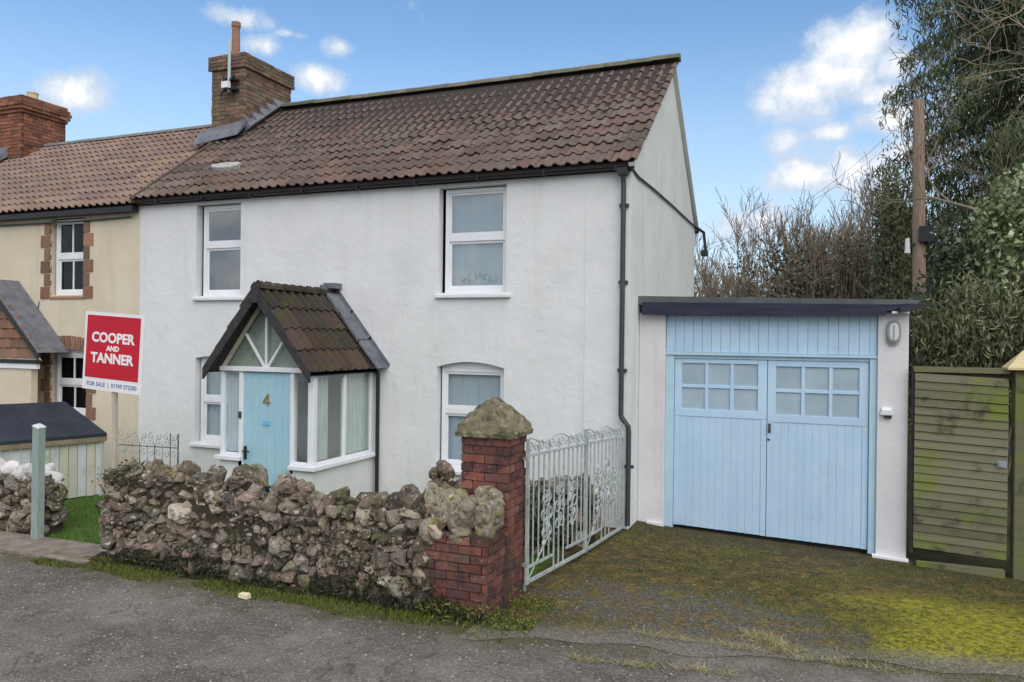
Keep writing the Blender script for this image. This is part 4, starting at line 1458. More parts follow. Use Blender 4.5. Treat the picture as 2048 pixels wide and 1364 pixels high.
def stone_wall(root, x0, x1, yf, yb, top, dens, n_cap, chink, meshes, course=.105, wmin=.10, wmax=.24, ends=('l',), limit=270):
    cnt = 0
    items = []
    core = MB()
    n_ = int((x1-x0)/.2)+1
    for i in range(n_):
        a, b = x0+(x1-x0)*i/n_, x0+(x1-x0)*(i+1)/n_
        ta, tb = top(a)-.10, top(b)-.10
        core.hexa([(a, yf+.045, -.1), (b, yf+.045, -.1), (b, yb-.05, -.1), (a, yb-.05, -.1), (a, yf+.045, ta), (b, yf+.045, tb), (b, yb-.05, tb), (a, yb-.05, ta)])
    core.build('core', EARTH, root)
    z = .02
    while z < 1.1:
        h = course*random.uniform(.85, 1.25)*(1.15 if z < .2 else 1)
        x = x0-random.uniform(0, .1)
        while x < x1:
            w_ = random.uniform(wmin, wmax)*(1.2 if random.random() < .1 else 1)
            xm = x+w_/2
            if z+h*.6 < top(xm)-.03 and xm < x1-.02:
                bulge = .03*math.sin(2.1*xm+z*5)+random.uniform(-.03, .03)
                items.append((random.choice(meshes), (xm, yf+.07+bulge-.05*(z < .15), z+h/2+random.uniform(-.025, .025)),
                      (random.uniform(-.3, .3), random.uniform(-.45, .45), random.uniform(-.3, .3)), (w_*1.14, random.uniform(.14, .22), h*random.uniform(.9, 1.75))))
                cnt += 1
            x += w_*.95
        z += h*.92
    for k in range(n_cap):
        x = x0+.06+(x1-x0-.12)*(k+random.uniform(-.3, .3))/max(1, n_cap-1)
        x = min(max(x, x0+.05), x1-.05)
        y = random.uniform(yf+.10, yb-.08)
        sz = random.uniform(.12, .24)
        items.append((random.choice(meshes), (x, y, top(x)-.055+random.uniform(-.03, .07)), (random.uniform(-.7, .7), random.uniform(-.9, .9), random.uniform(0, 3)),
              (sz*random.uniform(.7, 1.0), random.uniform(.16, .28), sz*random.uniform(1.0, 1.6))))
        cnt += 1
    if 'l' in ends:
        for k in range(10):
            sz = random.uniform(.12, .2)
            zz = random.uniform(.05, top(x0)-.1)
            items.append((random.choice(meshes), (x0-.0, random.uniform(yf+.1, yb-.08), zz), (random.random(), random.random(), random.random()), (.2, sz*1.3, sz)))
            cnt += 1
    if 'r' in ends:
        for k in range(10):
            sz = random.uniform(.12, .2)
            zz = random.uniform(.05, top(x1)-.1)
            items.append((random.choice(meshes), (x1, random.uniform(yf+.1, yb-.08), zz), (random.random(), random.random(), random.random()), (.2, sz*1.3, sz)))
            cnt += 1
    items.sort(key=lambda t: -t[3][0]*t[3][2]*(1.3 if t[1][2] > .3 else 1))
    for me_, lo, ro, sc in items[:limit]:
        piece('stone', me_, root, lo, ro, sc)
    rest = items[limit:]
    if rest:
        vs, fs_ = [], []
        b1 = 0
        for me_, lo, ro, sc in rest:
            M = Matrix.LocRotScale(Vector(lo), __import__('mathutils').Euler(ro), Vector(sc))
            vs += [tuple(M @ v.co-wloc(root)) for v in me_.vertices]
            fs_ += [tuple(q+b1 for q in p_.vertices) for p_ in me_.polygons]
            b1 += len(me_.vertices)
        o = link(bpy.data.objects.new('rubble', new_mesh('rubble', vs, fs_, STONE)), root)
        o['kind'] = 'stuff'
    # small chinking stones packed into the joints, joined
    sv, sf = [], []
    base = [np.array([v.co for v in m.vertices]) for m in SMALL]
    fs = [[tuple(p.vertices) for p in m.polygons] for m in SMALL]
    b0 = 0
    for k in range(chink):
        i = random.randrange(len(SMALL))
        x = random.uniform(x0, x1)
        onfront = random.random() < .72
        if onfront:
            z_ = random.uniform(0, top(x)-.04)
            y_ = yf+.075+.03*math.sin(2.1*x+z_*5)+random.uniform(-.05, .02)
        else:
            z_ = top(x)-.08+random.uniform(-.03, .05)
            y_ = random.uniform(yf+.05, yb-.03)
        sc = np.array([random.uniform(.035, .10), random.uniform(.04, .09), random.uniform(.03, .075)])
        a = random.random()*6.3
        c2, s2 = math.cos(a), math.sin(a)
        R2 = np.array([[c2, 0, s2], [0, 1, 0], [-s2, 0, c2]])
        sv.append((base[i]*sc)@R2.T+np.array([x, y_, z_]))
        sf += [tuple(q+b0 for q in t_) for t_ in fs[i]]
        b0 += len(base[i])
    p = wloc(root)
    Vv = np.vstack(sv)-np.array(p)
    me = np_mesh('small_stones', Vv, np.array(sf), STONE, 3)
    o = link(bpy.data.objects.new('small_stones', me), root)
    o['kind'] = 'stuff'
    return cnt


SMALL = rock_meshes('small_stone', STONE, 6, 11, sub=1)
wl = thing('stone_wall', 'long low rubble stone wall with a ragged top between the garden path and the brick gate pillar', 'wall', (-3, -3.45, 0))
n1 = stone_wall(wl, -4.99, -.98, -3.68, -3.30, wall_top, 1, 64, 2600, ROCKS+ROCKS+PALES[:2], course=.098, wmin=.06, wmax=.26)
for (x, z, sx, sz) in ((-2.62, .42, .26, .2), (-2.05, .25, .24, .12), (-1.22, .17, .30, .20), (-3.9, .62, .3, .2)):
    piece('stone', PALES[2] if x > -1.5 else ROCKS[3], wl, (x, -3.68, z), (.1, .2, .1), (sx, .24, sz))
# brick end of the wall with lichened boulders on top
be = MB()
be.box(-.985, -.40, -3.70, -3.36, -.15, .74)
be.build('brick_core', MORTAR_DARK, wl)
bricks(wl, -1.0, -.385, -3.72, -3.285, .0, .72, BRICK_R, .082, True, True, .225)
for (x, y, z, sx, sy, sz, rr, kk) in ((-.90, -3.58, .86, .24, .28, .30, .15, 0), (-.74, -3.61, .90, .22, .26, .36, -.1, 3), (-.60, -3.62, .93, .20, .26, .40, .12, 1), (-.47, -3.60, .92, .20, .28, .42, .2, 4),
                                      (-.40, -3.46, .88, .2, .28, .34, .3, 2), (-.98, -3.52, .97, .22, .24, .36, -.2, 2), (-.68, -3.66, .74, .26, .2, .16, .3, 0), (-.85, -3.45, 1.0, .26, .26, .26, .5, 4), (-.52, -3.45, 1.0, .3, .26, .24, .1, 0)):
    piece('stone', PALES[kk], wl, (x, y, z), (random.uniform(-.15, .15), rr, random.uniform(-.3, .3)), (sx*1.0, sy*1.0, sz*.95))

for (x, z, sx, sz, rr, kk) in ((-.88, .86, .32, .40, .2, 0), (-.66, .88, .30, .44, -.15, 1), (-.46, .89, .28, .46, .1, 3), (-.98, .70, .22, .3, .3, 2), (-.72, .70, .30, .2, .1, 4)):
    piece('stone', PALES[kk], wl, (x, -3.56, z), (.1, rr, .2), (sx*1.15, .36, sz*1.05))
for (x, z) in ((-1.02, .12), (-1.05, .3), (-1.0, .47), (-1.04, .6), (-.97, .66), (-.9, .73), (-.98, .22)):
    piece('stone', random.choice(ROCKS), wl, (x+random.uniform(-.03, .03), -3.70, z), (random.random(), random.random(), random.random()), (random.uniform(.14, .2), .16, random.uniform(.12, .17)))
for k in range(16):
    x = -1.0+.62*random.random()
    piece('stone', PALES[k % 5] if k % 3 else random.choice(ROCKS), wl, (x, random.uniform(-3.66, -3.42), random.uniform(.76, 1.0)), (random.uniform(-.5, .5), random.uniform(-.5, .5), random.uniform(0, 3)),
          (random.uniform(.1, .2), random.uniform(.12, .2), random.uniform(.12, .22)))

lw = thing('stone_wall', 'short left-hand garden wall of dark stone topped with white quartz lumps', 'wall', (-6.7, -3.4, 0))
stone_wall(lw, -8.2, -6.42, -3.32, -2.98, lambda x: .70+.03*math.sin(4*x), 1, 6, 500, ROCKS, ends=('r',))
for k in range(13):
    x = -7.75+k*.106
    piece('stone', QUARTZES[k % 5], lw, (x, -3.16+random.uniform(-.07, .07), .72+random.uniform(-.03, .08)), (random.random(), random.random(), random.random()),
          (random.uniform(.14, .24), .2, random.uniform(.14, .26)))

# ------------------------------------------------------------------ brick gate pillar
gp_ = thing('gate_pillar', 'square red brick gate pillar with a lichened pyramid cap stone at the gate', 'pillar', (-.59, -3.1, 0))
X0, X1, Y0, Y1 = -.83, -.345, -3.33, -2.88
cm_ = MB()
cm_.box(X0+.012, X1-.012, Y0+.012, Y1-.012, -.15, 1.545)
cm_.build('core', MORTAR_DARK, gp_)
bricks(gp_, X0, X1, Y0, Y1, .0, 1.545, BRICK_R, .0815, True, True, .2425, lambda x, y: .6 if y < -3.3 else 0, left=True)
cp = MB()
o = .045
nst = 9
verts, faces = [], []
x0, x1, y0, y1 = X0-o, X1+o, Y0-o, Y1+o
cx_, cy_ = (x0+x1)/2, (y0+y1)/2
levels = [(1.546, 1.0), (1.585, 1.02), (1.60, .98), (1.65, .90), (1.70, .78), (1.745, .66), (1.79, .50), (1.825, .38), (1.86, .22), (1.885, .07)]
ring_n = 44
for z, k in levels:
    for i in range(ring_n):
        t = i/ring_n*4
        sd_ = int(t)
        u = t-sd_
        bx, by = [(-1+2*u, -1), (1, -1+2*u), (1-2*u, 1), (-1, 1-2*u)][sd_]
        jx = random.uniform(-.022, .022) if z > 1.6 else random.uniform(-.004, .004)
        verts.append((cx_+bx*(x1-x0)/2*k+jx, cy_+by*(y1-y0)/2*k+jx*.7, z+(random.uniform(-.022, .022) if z > 1.6 else 0)))
for j in range(len(levels)-1):
    for i in range(ring_n):
        a, b = j*ring_n+i, j*ring_n+(i+1) % ring_n
        faces.append((a, b, b+ring_n, a+ring_n))
faces.append(tuple(range((len(levels)-1)*ring_n, len(levels)*ring_n)))
faces.append(tuple(reversed(range(ring_n))))
cp.add(verts, faces)
cp.build('cap_stone', CAPSTONE, gp_)
for k in range(34):
    a = random.random()*6.28
    r_ = random.uniform(.03, .24)
    piece('stone', PALES[k % 5], gp_, (cx_+r_*math.cos(a), cy_+r_*math.sin(a), 1.87-r_*1.05), (random.random(), random.random(), 0), (random.uniform(.04, .12),)*3)


# ------------------------------------------------------------------ wrought iron gates
def scroll(c, r0, turns, ang0, sgn, ex, n=22):
    out = []
    for k in range(n+1):
        t = k/n
        a = ang0+sgn*turns*2*math.pi*t
        r = r0*(1-.8*t)
        out.append(Vector(c)+ex*(r*math.cos(a))+Vector((0, 0, r*math.sin(a))))
    return out


def gate_leaf(root, A, B, zb_a, zb_b, zt_a, zt_b, seed):
    r = random.Random(seed)
    A, B = Vector(A), Vector(B)
    ex = (B-A).normalized()
    w = (B-A).length
    P = lambda s, z: A+ex*s+Vector((0, 0, z))
    zb_ = lambda s: zb_a+(zb_b-zb_a)*s/w
    zt_ = lambda s: zt_a+(zt_b-zt_a)*s/w
    f = MB()
    f.beam(P(0, zb_(0)-.02), P(0, zt_(0)+.16), .03, .03, ex)
    f.beam(P(w, zb_(w)-.02), P(w, zt_(w)+.16), .03, .03, ex)
    f.beam(P(.015, zb_(0)), P(w-.015, zb_(w)), .026, .03)
    f.beam(P(.015, zt_(0)), P(w-.015, zt_(w)), .022, .022)
    f.tube([P(.015+(w-.03)*k_/24, zt_(0)+(zt_(w)-zt_(0))*k_/24+.135+.03*math.cos(k_/24*6.283*2)) for k_ in range(25)], .007, 5)
    f.beam(P(.015, zb_(0)+.14), P(w*.40, zb_(w*.4)+.14), .022, .022)
    f.beam(P(w*.64, zb_(w*.64)+.14), P(w-.015, zb_(w)+.14), .022, .022)
    f.build('frame', GATE_PAINT, root)
    nb = int(w/.125)
    for k in range(1, nb):
        s = w*k/nb
        lo = zb_(s)+(.14 if s < w*.4 or s > w*.64 else 0)
        mid = abs(s/w-.52) < .12
        b = MB()
        b.tube([P(s, lo), P(s, zt_(s)+(.0 if k % 2 else .12))], .0095, 6)
        b.build('bar', GATE_PAINT, root)
    # crest of scrolls between the top rails
    for k in range(nb):
        s = w*(k+.5)/nb
        sg = 1 if k % 2 else -1
        m_ = MB()
        m_.tube(scroll(P(s, zt_(s)+.075), .055, 1.15, 1.2 if sg > 0 else 1.9, sg, ex, 14), .006, 5)
        m_.build('scroll', GATE_PAINT, root)
    # lyre-shaped panels of scrolls in the middle of the leaf
    for s0 in (w*.30, w*.52, w*.74):
        z0 = zb_(s0)+.62+r.uniform(-.03, .03)
        for sg in (-1, 1):
            for dz, rr in ((0, .10), (.16, .075), (-.18, .085)):
                m_ = MB()
                c = P(s0+sg*rr*.75, z0+dz)
                m_.tube(scroll(c, rr, 1.25, math.pi/2+sg*.3, sg, ex, 16), .008, 5)
                m_.build('scroll', GATE_PAINT, root)
    # cast leaves
    for k in range(26):
        s0 = w*r.choice((.3, .52, .74))+r.uniform(-.10, .10)
        z0 = zb_(s0)+r.uniform(.3, .95)
        m_ = MB()
        c = P(s0, z0)
        d = ex*r.uniform(-.03, .03)+Vector((0, 0, r.uniform(.02, .045)))
        q = d.cross(Vector((.3, -1, .1))).normalized()*.016
        nrm = ex.cross(Vector((0, 0, 1)))*.006
        m_.prism([c-d, c+q, c+d, c-q], nrm)
        fix_normals(m_.build('cast_leaf', GATE_PAINT, root))
    br = MB()
    br.tube([P(.02, zb_(0)+.01), P(w*.36, zb_(w*.36)+.40)], .008, 6)
    br.build('brace', GATE_PAINT, root)


GA, GB = Vector((-.30, -2.95, 0)), Vector((-.03, -.16, 0))
mid_ = GA+(GB-GA)*.54
g1 = thing('iron_gate', 'pale green wrought iron gate leaf hung on the brick pillar', 'gate', tuple((GA+mid_)/2), 'pair of wrought iron gates')
gate_leaf(g1, GA, mid_-(GB-GA).normalized()*.012, .13, .07, 1.34, 1.28, 1)
g2 = thing('iron_gate', 'pale green wrought iron gate leaf beside the drainpipe at the cottage corner', 'gate', tuple((GB+mid_)/2), 'pair of wrought iron gates')
gate_leaf(g2, mid_+(GB-GA).normalized()*.012, GB, .07, .06, 1.28, 1.22, 2)
MB().tube([(-.33, -2.93, .1), (-.33, -2.93, .04)], .02, 6).build('hinge_pin', STEEL, g1)
MB().box(-.345, -.30, -2.97, -2.93, 1.30, 1.33).build('hinge', STEEL, g1)
MB().box(-.345, -.30, -2.97, -2.93, .28, .31).build('hinge', STEEL, g1)

# rubble bed seen through the gate
bd = thing('rockery', 'low grey rockery wall seen through the iron gates', 'wall', (-1.2, -.8, 0))
bt_ = lambda x: .62+.08*math.sin(5*x)+.18*sm(-.9, -.3, x)
stone_wall(bd, -2.4, -.22, -1.05, -.72, bt_, 1, 14, 160, ROCKS, wmin=.16, wmax=.3, course=.15, ends=('r',))

# ------------------------------------------------------------------ garden railing (left)
rl = thing('iron_railing', 'short old iron railing with curled tops behind the left end of the stone wall', 'railing', (-6.7, -1.5, 0))
ra, rb = Vector((-7.28, -1.5, 0)), Vector((-6.12, -1.5, 0))
ex = (rb-ra).normalized()
for za, zb_ in ((.84, .86), (.12, .12)):
    MB().tube([ra+Vector((0, 0, za)), rb+Vector((0, 0, zb_))], .008, 5).build('rail', RAIL_PAINT, rl)
for k in range(9):
    p = ra+(rb-ra)*(k/8)
    b = MB()
    b.tube([p, p+Vector((0, 0, 1.06 if k in (0, 7, 8) else .9))], .011 if k in (0, 8) else .0075, 6)
    b.build('bar', RAIL_PAINT if k in (0, 3, 5, 7, 8) else GATE_PAINT, rl)
for k in range(8):
    p = ra+(rb-ra)*((k+.5)/8)
    for dz, sg in ((.92, 1), (1.0, -1), (.76, 1)):
        MB().tube(scroll(p+Vector((0, 0, dz)), .055, 1.1, 1.2, sg if k % 2 else -sg, ex, 14), .006, 5).build('scroll', GATE_PAINT, rl)

# ------------------------------------------------------------------ store with felt roof (left)
C1, C0 = at(214, 866, 'z', .95), at(-60, 889, 'z', .95)
T0, T1 = at(-60, 811, 'z', 1.36), at(130, 803, 'z', 1.36)
st = thing('felt_roofed_store', 'low boarded garden store with a dark felt roof in front of the cream cottage', 'shed', (float(C1[0]), float(C1[1]), 0))
rf = MB()
dn = Vector((0, 0, -.05))
rf.prism([Vector(C0), Vector(C1), Vector(T1), Vector(T0)], dn)
fix_normals(rf.build('roof', FELT_DARK, st))
e0, e1 = Vector(C0), Vector(C1)
ed = (e1-e0).normalized()
nrm = Vector((ed.y, -ed.x, 0)).normalized()
if nrm.dot(Vector(CAM)-e1) < 0:
    nrm = -nrm
fb = MB()
fb.beam(e0+Vector((0, 0, -.085))-nrm*.01, e1+Vector((0, 0, -.085))-nrm*.01, .03, .07)
fb.build('fascia', pm('brown_trim', [srgb(120, 108, 84), srgb(150, 138, 110)], rough=.8), st)
L_ = (e1-e0).length
nb = int(L_/.125)
for k in range(nb):
    a = e0+ed*(k*.125+.004)-nrm*.05
    b = e0+ed*(k*.125+.118)-nrm*.05
    h = Vector((0, 0, 1))
    t_ = -nrm*.02
    q = [a, b, b+t_, a+t_]
    zz = .02+random.uniform(-.01, .01)
    MB().hexa([p.xy.to_3d()+h*zz for p in q]+[p.xy.to_3d()+h*.83 for p in q]).build('board', BOARDW, st)
MB().beam((e1-nrm*.075-ed*.05).xy.to_3d(), (e1-nrm*.075-ed*.05).xy.to_3d()+Vector((0, 0, .87)), .06, .06).build('corner_post', BOARDW, st)
side = Vector(T1)-e1
for k in range(5):
    a = (e1-ed*.06+side.xy.to_3d()*(k/5+.02)).xy.to_3d()
    b = (e1-ed*.06+side.xy.to_3d()*((k+1)/5)).xy.to_3d()
    zt0, zt1 = .88+side.z*(k/5), .88+side.z*((k+1)/5)
    tt = Vector((-ed.x, -ed.y, 0))*.02
    MB().hexa([a, b, b+tt, a+tt, a+Vector((0, 0, zt0)), b+Vector((0, 0, zt1)), b+tt+Vector((0, 0, zt1)), a+tt+Vector((0, 0, zt0))]).build('board', BOARDW, st)

# green-grey square post
gpst = thing('timber_post', 'bare grey-green square timber post standing at the left end of the path', 'post', (-6.31, -3.45, 0))
pb = MB()
pb.hexa([(-6.36, -3.50, 0), (-6.26, -3.50, 0), (-6.26, -3.40, 0), (-6.36, -3.40, 0), (-6.345, -3.505, 1.36), (-6.245, -3.505, 1.33), (-6.245, -3.405, 1.34), (-6.345, -3.405, 1.37)])
bevel(pb.build('shaft', POSTWOOD, gpst), .008)
MB().hexa([(-6.35, -3.51, 1.366), (-6.24, -3.51, 1.336), (-6.24, -3.40, 1.346), (-6.35, -3.40, 1.376), (-6.33, -3.49, 1.382), (-6.26, -3.49, 1.36), (-6.26, -3.42, 1.37), (-6.33, -3.42, 1.39)]).build('end_grain', BOARDW, gpst)

# ------------------------------------------------------------------ estate agent's board
sy_ = -3.0
sg_ = thing('agent_board', "estate agent's red and white sale board on a pale post in the front garden", 'sign', (-5.6, sy_, 0))
cS = Vector((-5.635, sy_, 2.24))
TILT = math.radians(3.3)
rx_, rz_v = Vector((math.cos(TILT), 0, -math.sin(TILT))), Vector((math.sin(TILT), 0, math.cos(TILT)))
SP = lambda u, v, d=0: cS+rx_*u+rz_v*v+Vector((0, -d, 0))


def plate(mb, u0, u1, v0, v1, d0, d1):
    mb.hexa([SP(u0, v0, d1), SP(u1, v0, d1), SP(u1, v0, d0), SP(u0, v0, d0), SP(u0, v1, d1), SP(u1, v1, d1), SP(u1, v1, d0), SP(u0, v1, d0)])
    return mb


plate(MB(), -.485, .485, -.475, .475, 0, .012).build('panel', SIGN_W, sg_)
plate(MB(), -.445, .425, -.325, .435, .0125, .0165).build('red_field', SIGN_R, sg_)
MB().beam((-5.60, sy_+.03, 0), (-5.66, sy_+.03, 2.3), .05, .05).build('post', pm('pale_post', [srgb(170, 160, 142), srgb(192, 182, 164)], scale=6, rough=.8, stretch=(6, 6, .6)), sg_)


def lettering(txt, u, v, size, mat, bold=.0, xs=1.0, d=.0175):
    cu = bpy.data.curves.new('lettering', 'FONT')
    cu.body = txt
    cu.size = size
    cu.align_x = 'CENTER'
    cu.align_y = 'CENTER'
    cu.extrude = .001
    cu.offset = bold
    cu.resolution_u = 3
    to = bpy.data.objects.new('lettering_curve', cu)
    COL.objects.link(to)
    dg = bpy.context.evaluated_depsgraph_get()
    me = bpy.data.meshes.new_from_object(to.evaluated_get(dg))
    bpy.data.objects.remove(to)
    me.name = 'lettering'
    me.materials.clear()
    me.materials.append(mat)
    p = SP(u, v, d)
    w0 = wloc(sg_)
    for vv in me.vertices:
        c = vv.co
        q = p+rx_*(c.x*xs)+rz_v*c.y+Vector((0, -c.z, 0))-w0
        vv.co = q
    me.flip_normals()
    o = bpy.data.objects.new('lettering', me)
    link(o, sg_)
    return fix_normals(o)


LET = pm('sign_letter_white', [(.84, .82, .82)], rough=.5)
lettering('COOPER', -.01, .165, .165, LET, .006, 1.06)
lettering('AND', .0, .04, .085, LET, .004, 1.1)
lettering('TANNER', -.01, -.085, .165, LET, .006, 1.06)
lettering('FOR SALE  |  01749 372200', 0, -.405, .072, SIGN_B, .001, 1.0, .0135)

# ------------------------------------------------------------------ side gate (right)
sgt = thing('timber_gate', 'mossy timber side gate of horizontal boards right of the garage', 'gate', (3.85, .5, -.1))
y = .50
bz0, bz1 = .02, 2.12
nsl = 21
for k in range(nsl):
    z = bz0+(bz1-bz0)*k/nsl
    h_ = (bz1-bz0)/nsl
    dz = -.075
    t_ = random.uniform(-.006, .006)
    w_ = h_*random.uniform(.90, .955)
    MB().hexa([(3.37, y-.03+t_, z), (4.33, y-.03+t_, z+dz*.6), (4.33, y-.006, z+dz*.6), (3.37, y-.006, z),
               (3.37, y-.016, z+w_), (4.33, y-.016, z+w_+dz*.6), (4.33, y-.002, z+w_+dz*.6), (3.37, y-.002, z+w_)]).build('slat', SLAT, sgt)
MB().box(3.36, 4.34, y-.03, y+.05, 2.125, 2.19).build('top_rail', SLAT, sgt)
MB().box(3.34, 3.37, y+.0, y+.05, -.05, 2.12).build('dark_gap_strip', DARK, sgt)  # dark strip painted in for the shaded gap beside the pier
MB().box(3.37, 4.33, y+.006, y+.03, -.02, 2.12).build('backing', pm('slat_gap_shadow', [srgb(40, 38, 30), srgb(56, 52, 40)], rough=.9), sgt)  # dark sheet that paints the shadow lines between the slats
MB().box(3.40, 4.30, y-.10, y-.02, -.30, -.13).build('threshold', SLAT, sgt)
la = MB()
la.tube([(4.26, y-.03, 1.08), (4.26, y-.06, 1.08)], .03, 10)
la.box(4.22, 4.32, y-.036, y-.024, 1.04, 1.12)
la.build('latch', STEEL, sgt)
tp = thing('gate_post', 'mossy gate post with a pale new pyramid cap at the right edge of the photo', 'post', (4.45, .5, -.15))
bevel(MB().box(4.39, 4.56, y-.05, y+.12, -.4, 2.17).build('shaft', SLAT, tp), .01)
pc = MB()
pc.add([(4.30, y-.12, 2.175), (4.66, y-.12, 2.175), (4.66, y+.2, 2.175), (4.30, y+.2, 2.175), (4.30, y-.12, 2.20), (4.66, y-.12, 2.20), (4.66, y+.2, 2.20), (4.30, y+.2, 2.20), (4.48, y+.04, 2.40)],
       [(3, 2, 1, 0), (0, 1, 5, 4), (1, 2, 6, 5), (2, 3, 7, 6), (3, 0, 4, 7), (4, 5, 8), (5, 6, 8), (6, 7, 8), (7, 4, 8)])
pc.build('cap', PALE_TIMBER, tp)
fp = thing('timber_fence', 'mossy boarded fence running off to the right of the pale capped post', 'fence', (5.6, .55, -.1))
for k in range(20):
    z = -.1+2.2*k/20
    MB().hexa([(4.57, y+.03, z), (7.5, y+.03, z-.04), (7.5, y+.05, z-.04), (4.57, y+.05, z), (4.57, y+.045, z+.12), (7.5, y+.045, z+.08), (7.5, y+.052, z+.08), (4.57, y+.052, z+.12)]).build('slat', SLAT, fp)
MB().box(7.4, 7.5, y+.055, y+.15, -.4, 2.2).build('post', SLAT, fp)

# ------------------------------------------------------------------ telegraph pole and wires
PY = 6.0
pbx, ptx = at(1839, 735, 'y', PY), at(1837, 205, 'y', PY)
tpole = thing('telegraph_pole', 'brown timber telegraph pole behind the right end of the garage', 'pole', (float(pbx[0]), PY, 0))
MB().tube([(pbx[0]+.01, PY, -.2), (pbx[0], PY, 2), (ptx[0], PY, ptx[2]+.05)], [.125, .12, .095], 12).build('shaft', POLEW, tpole)
bq = at(1850, 468, 'y', PY-.15)
MB().box(bq[0]-.10, bq[0]+.14, PY-.2, PY-.10, bq[2]-.14, bq[2]+.14).build('cable_box', BLACK, tpole)
MB().beam((pbx[0]-.22, PY-.06, bq[2]-.2), (pbx[0]+.24, PY-.06, bq[2]-.12), .04, .05).build('step_iron', BLACK, tpole)
bw = at(1815, 490, 'y', PY-.1)
MB().tube([(bw[0], PY-.1, bw[2]-.15), (bw[0], PY-.1, bw[2]+.12)], [.05, .035], 8).build('insulator', SIGN_W, tpole)
owr = MB()
for kk in range(2):
    a = Vector((ptx[0], PY, ptx[2]-.1-.25*kk))
    b = Vector((.2, D+.15, 4.3+.1*kk))
    owr.tube([a+(b-a)*(i/14)-Vector((0, 0, .35*math.sin(math.pi*i/14))) for i in range(15)], .003, 4)
tag(owr.build('overhead_wire', GREYPIPE), 'thin overhead wires sagging from the telegraph pole to the back of the white cottage', 'wire')


# ------------------------------------------------------------------ vegetation
def tubes_np(segs, nside):
    """segs: list of (p0, p1, r0, r1) -> V, Q"""
    A = np.array([s[0] for s in segs], float)
    Bp = np.array([s[1] for s in segs], float)
    r0 = np.array([s[2] for s in segs])[:, None]
    r1 = np.array([s[3] for s in segs])[:, None]
    d = Bp-A
    d /= np.linalg.norm(d, axis=1)[:, None]+1e-9
    ref = np.where(np.abs(d[:, 2:3]) < .9, np.array([[0, 0, 1.]]), np.array([[1., 0, 0]]))
    x = np.cross(d, ref)
    x /= np.linalg.norm(x, axis=1)[:, None]+1e-9
    y_ = np.cross(d, x)
    n_ = len(segs)
    V = np.zeros((n_, 2*nside, 3))
    for k in range(nside):
        a = 2*math.pi*k/nside
        o_ = x*math.cos(a)+y_*math.sin(a)
        V[:, k] = A+o_*r0
        V[:, nside+k] = Bp+o_*r1
    Q = []
    for k in range(nside):
        Q.append([k, (k+1) % nside, nside+(k+1) % nside, nside+k])
    Q = np.array(Q)[None]+(np.arange(n_)*2*nside)[:, None, None]
    return V.reshape(-1, 3), Q.reshape(-1, 4)


def cards_np(C, size, aspect, r, droop=0.0, fold=0.0):
    """leaf quads (rhombs) round centres C; droop pulls the long axis downward"""
    n_ = len(C)
    u = r.normal(size=(n_, 3))
    u[:, 2] -= droop*2
    u /= np.linalg.norm(u, axis=1)[:, None]
    w_ = r.normal(size=(n_, 3))
    v_ = np.cross(u, w_)
    v_ /= np.linalg.norm(v_, axis=1)[:, None]+1e-9
    sz = (np.asarray(size)*r.uniform(.6, 1.3, n_))[:, None]
    a = C-u*sz*.5
    b = C+v_*sz*aspect*.5
    c = C+u*sz*.5
    d = C-v_*sz*aspect*.5
    V = np.stack([a, b, c, d], 1).reshape(-1, 3)
    Q = np.arange(4*n_).reshape(-1, 4)
    return V, Q


def grow(base, height, r0, r, levels=4, spread=.55, up=.35, nfork=(2, 4), bias=(0, 0, 0), lean=(0, 0, 0), trunk_seg=7, first=.3, wig=.12, ratio=.62):
    """recursive bare tree: returns thick segments, thin segments and tip points"""
    thick, thin, tips = [], [], []
    bias = np.array(bias, float)

    def branch(p, d, ln, rad, lv):
        nseg = 5 if lv else trunk_seg
        pts = [p]
        q = p.copy()
        dd = d.copy()
        for k in range(nseg):
            dd = dd+r.normal(size=3)*wig+np.array([0, 0, up*.08])+bias*.05*(lv > 0)
            dd /= np.linalg.norm(dd)
            q = q+dd*ln/nseg
            pts.append(q.copy())
        for k in range(nseg):
            ra, rb_ = rad*(1-.75*k/nseg), rad*(1-.75*(k+1)/nseg)
            (thick if lv <= 1 else thin).append((pts[k], pts[k+1], ra, rb_))
        tips.append((pts[-1], lv))
        if lv >= levels:
            return
        m = r.integers(nfork[0], nfork[1]+1)+(4 if lv == 0 else 1)
        for k in range(m):
            t_ = r.uniform(first if lv == 0 else .25, 1.0)
            i = min(nseg-1, int(t_*nseg))
            pp = pts[i]+(pts[i+1]-pts[i])*(t_*nseg-i)
            ax = r.normal(size=3)
            ax -= dd*(ax@dd)
            ax /= np.linalg.norm(ax)
            nd = dd*(1-spread)+ax*spread+np.array([0, 0, up])+bias*.3
            nd /= np.linalg.norm(nd)
            branch(pp, nd, ln*r.uniform(.42, .75)*(ratio/.62)*(1-.25*t_ if lv == 0 else 1), max(rad*(1-.6*t_)*.6, .004), lv+1)
    d0 = np.array([0, 0, 1.])+np.array(lean)
    branch(np.array(base, float), d0/np.linalg.norm(d0), height, r0, 0)
    return thick, thin, tips


def obj_np(name, V, Q, mat, parent, kk=4, smooth=False):
    p = np.array(wloc(parent))
    o = bpy.data.objects.new(name, np_mesh(name, V-p, Q, mat, kk, smooth))
    return link(o, parent)


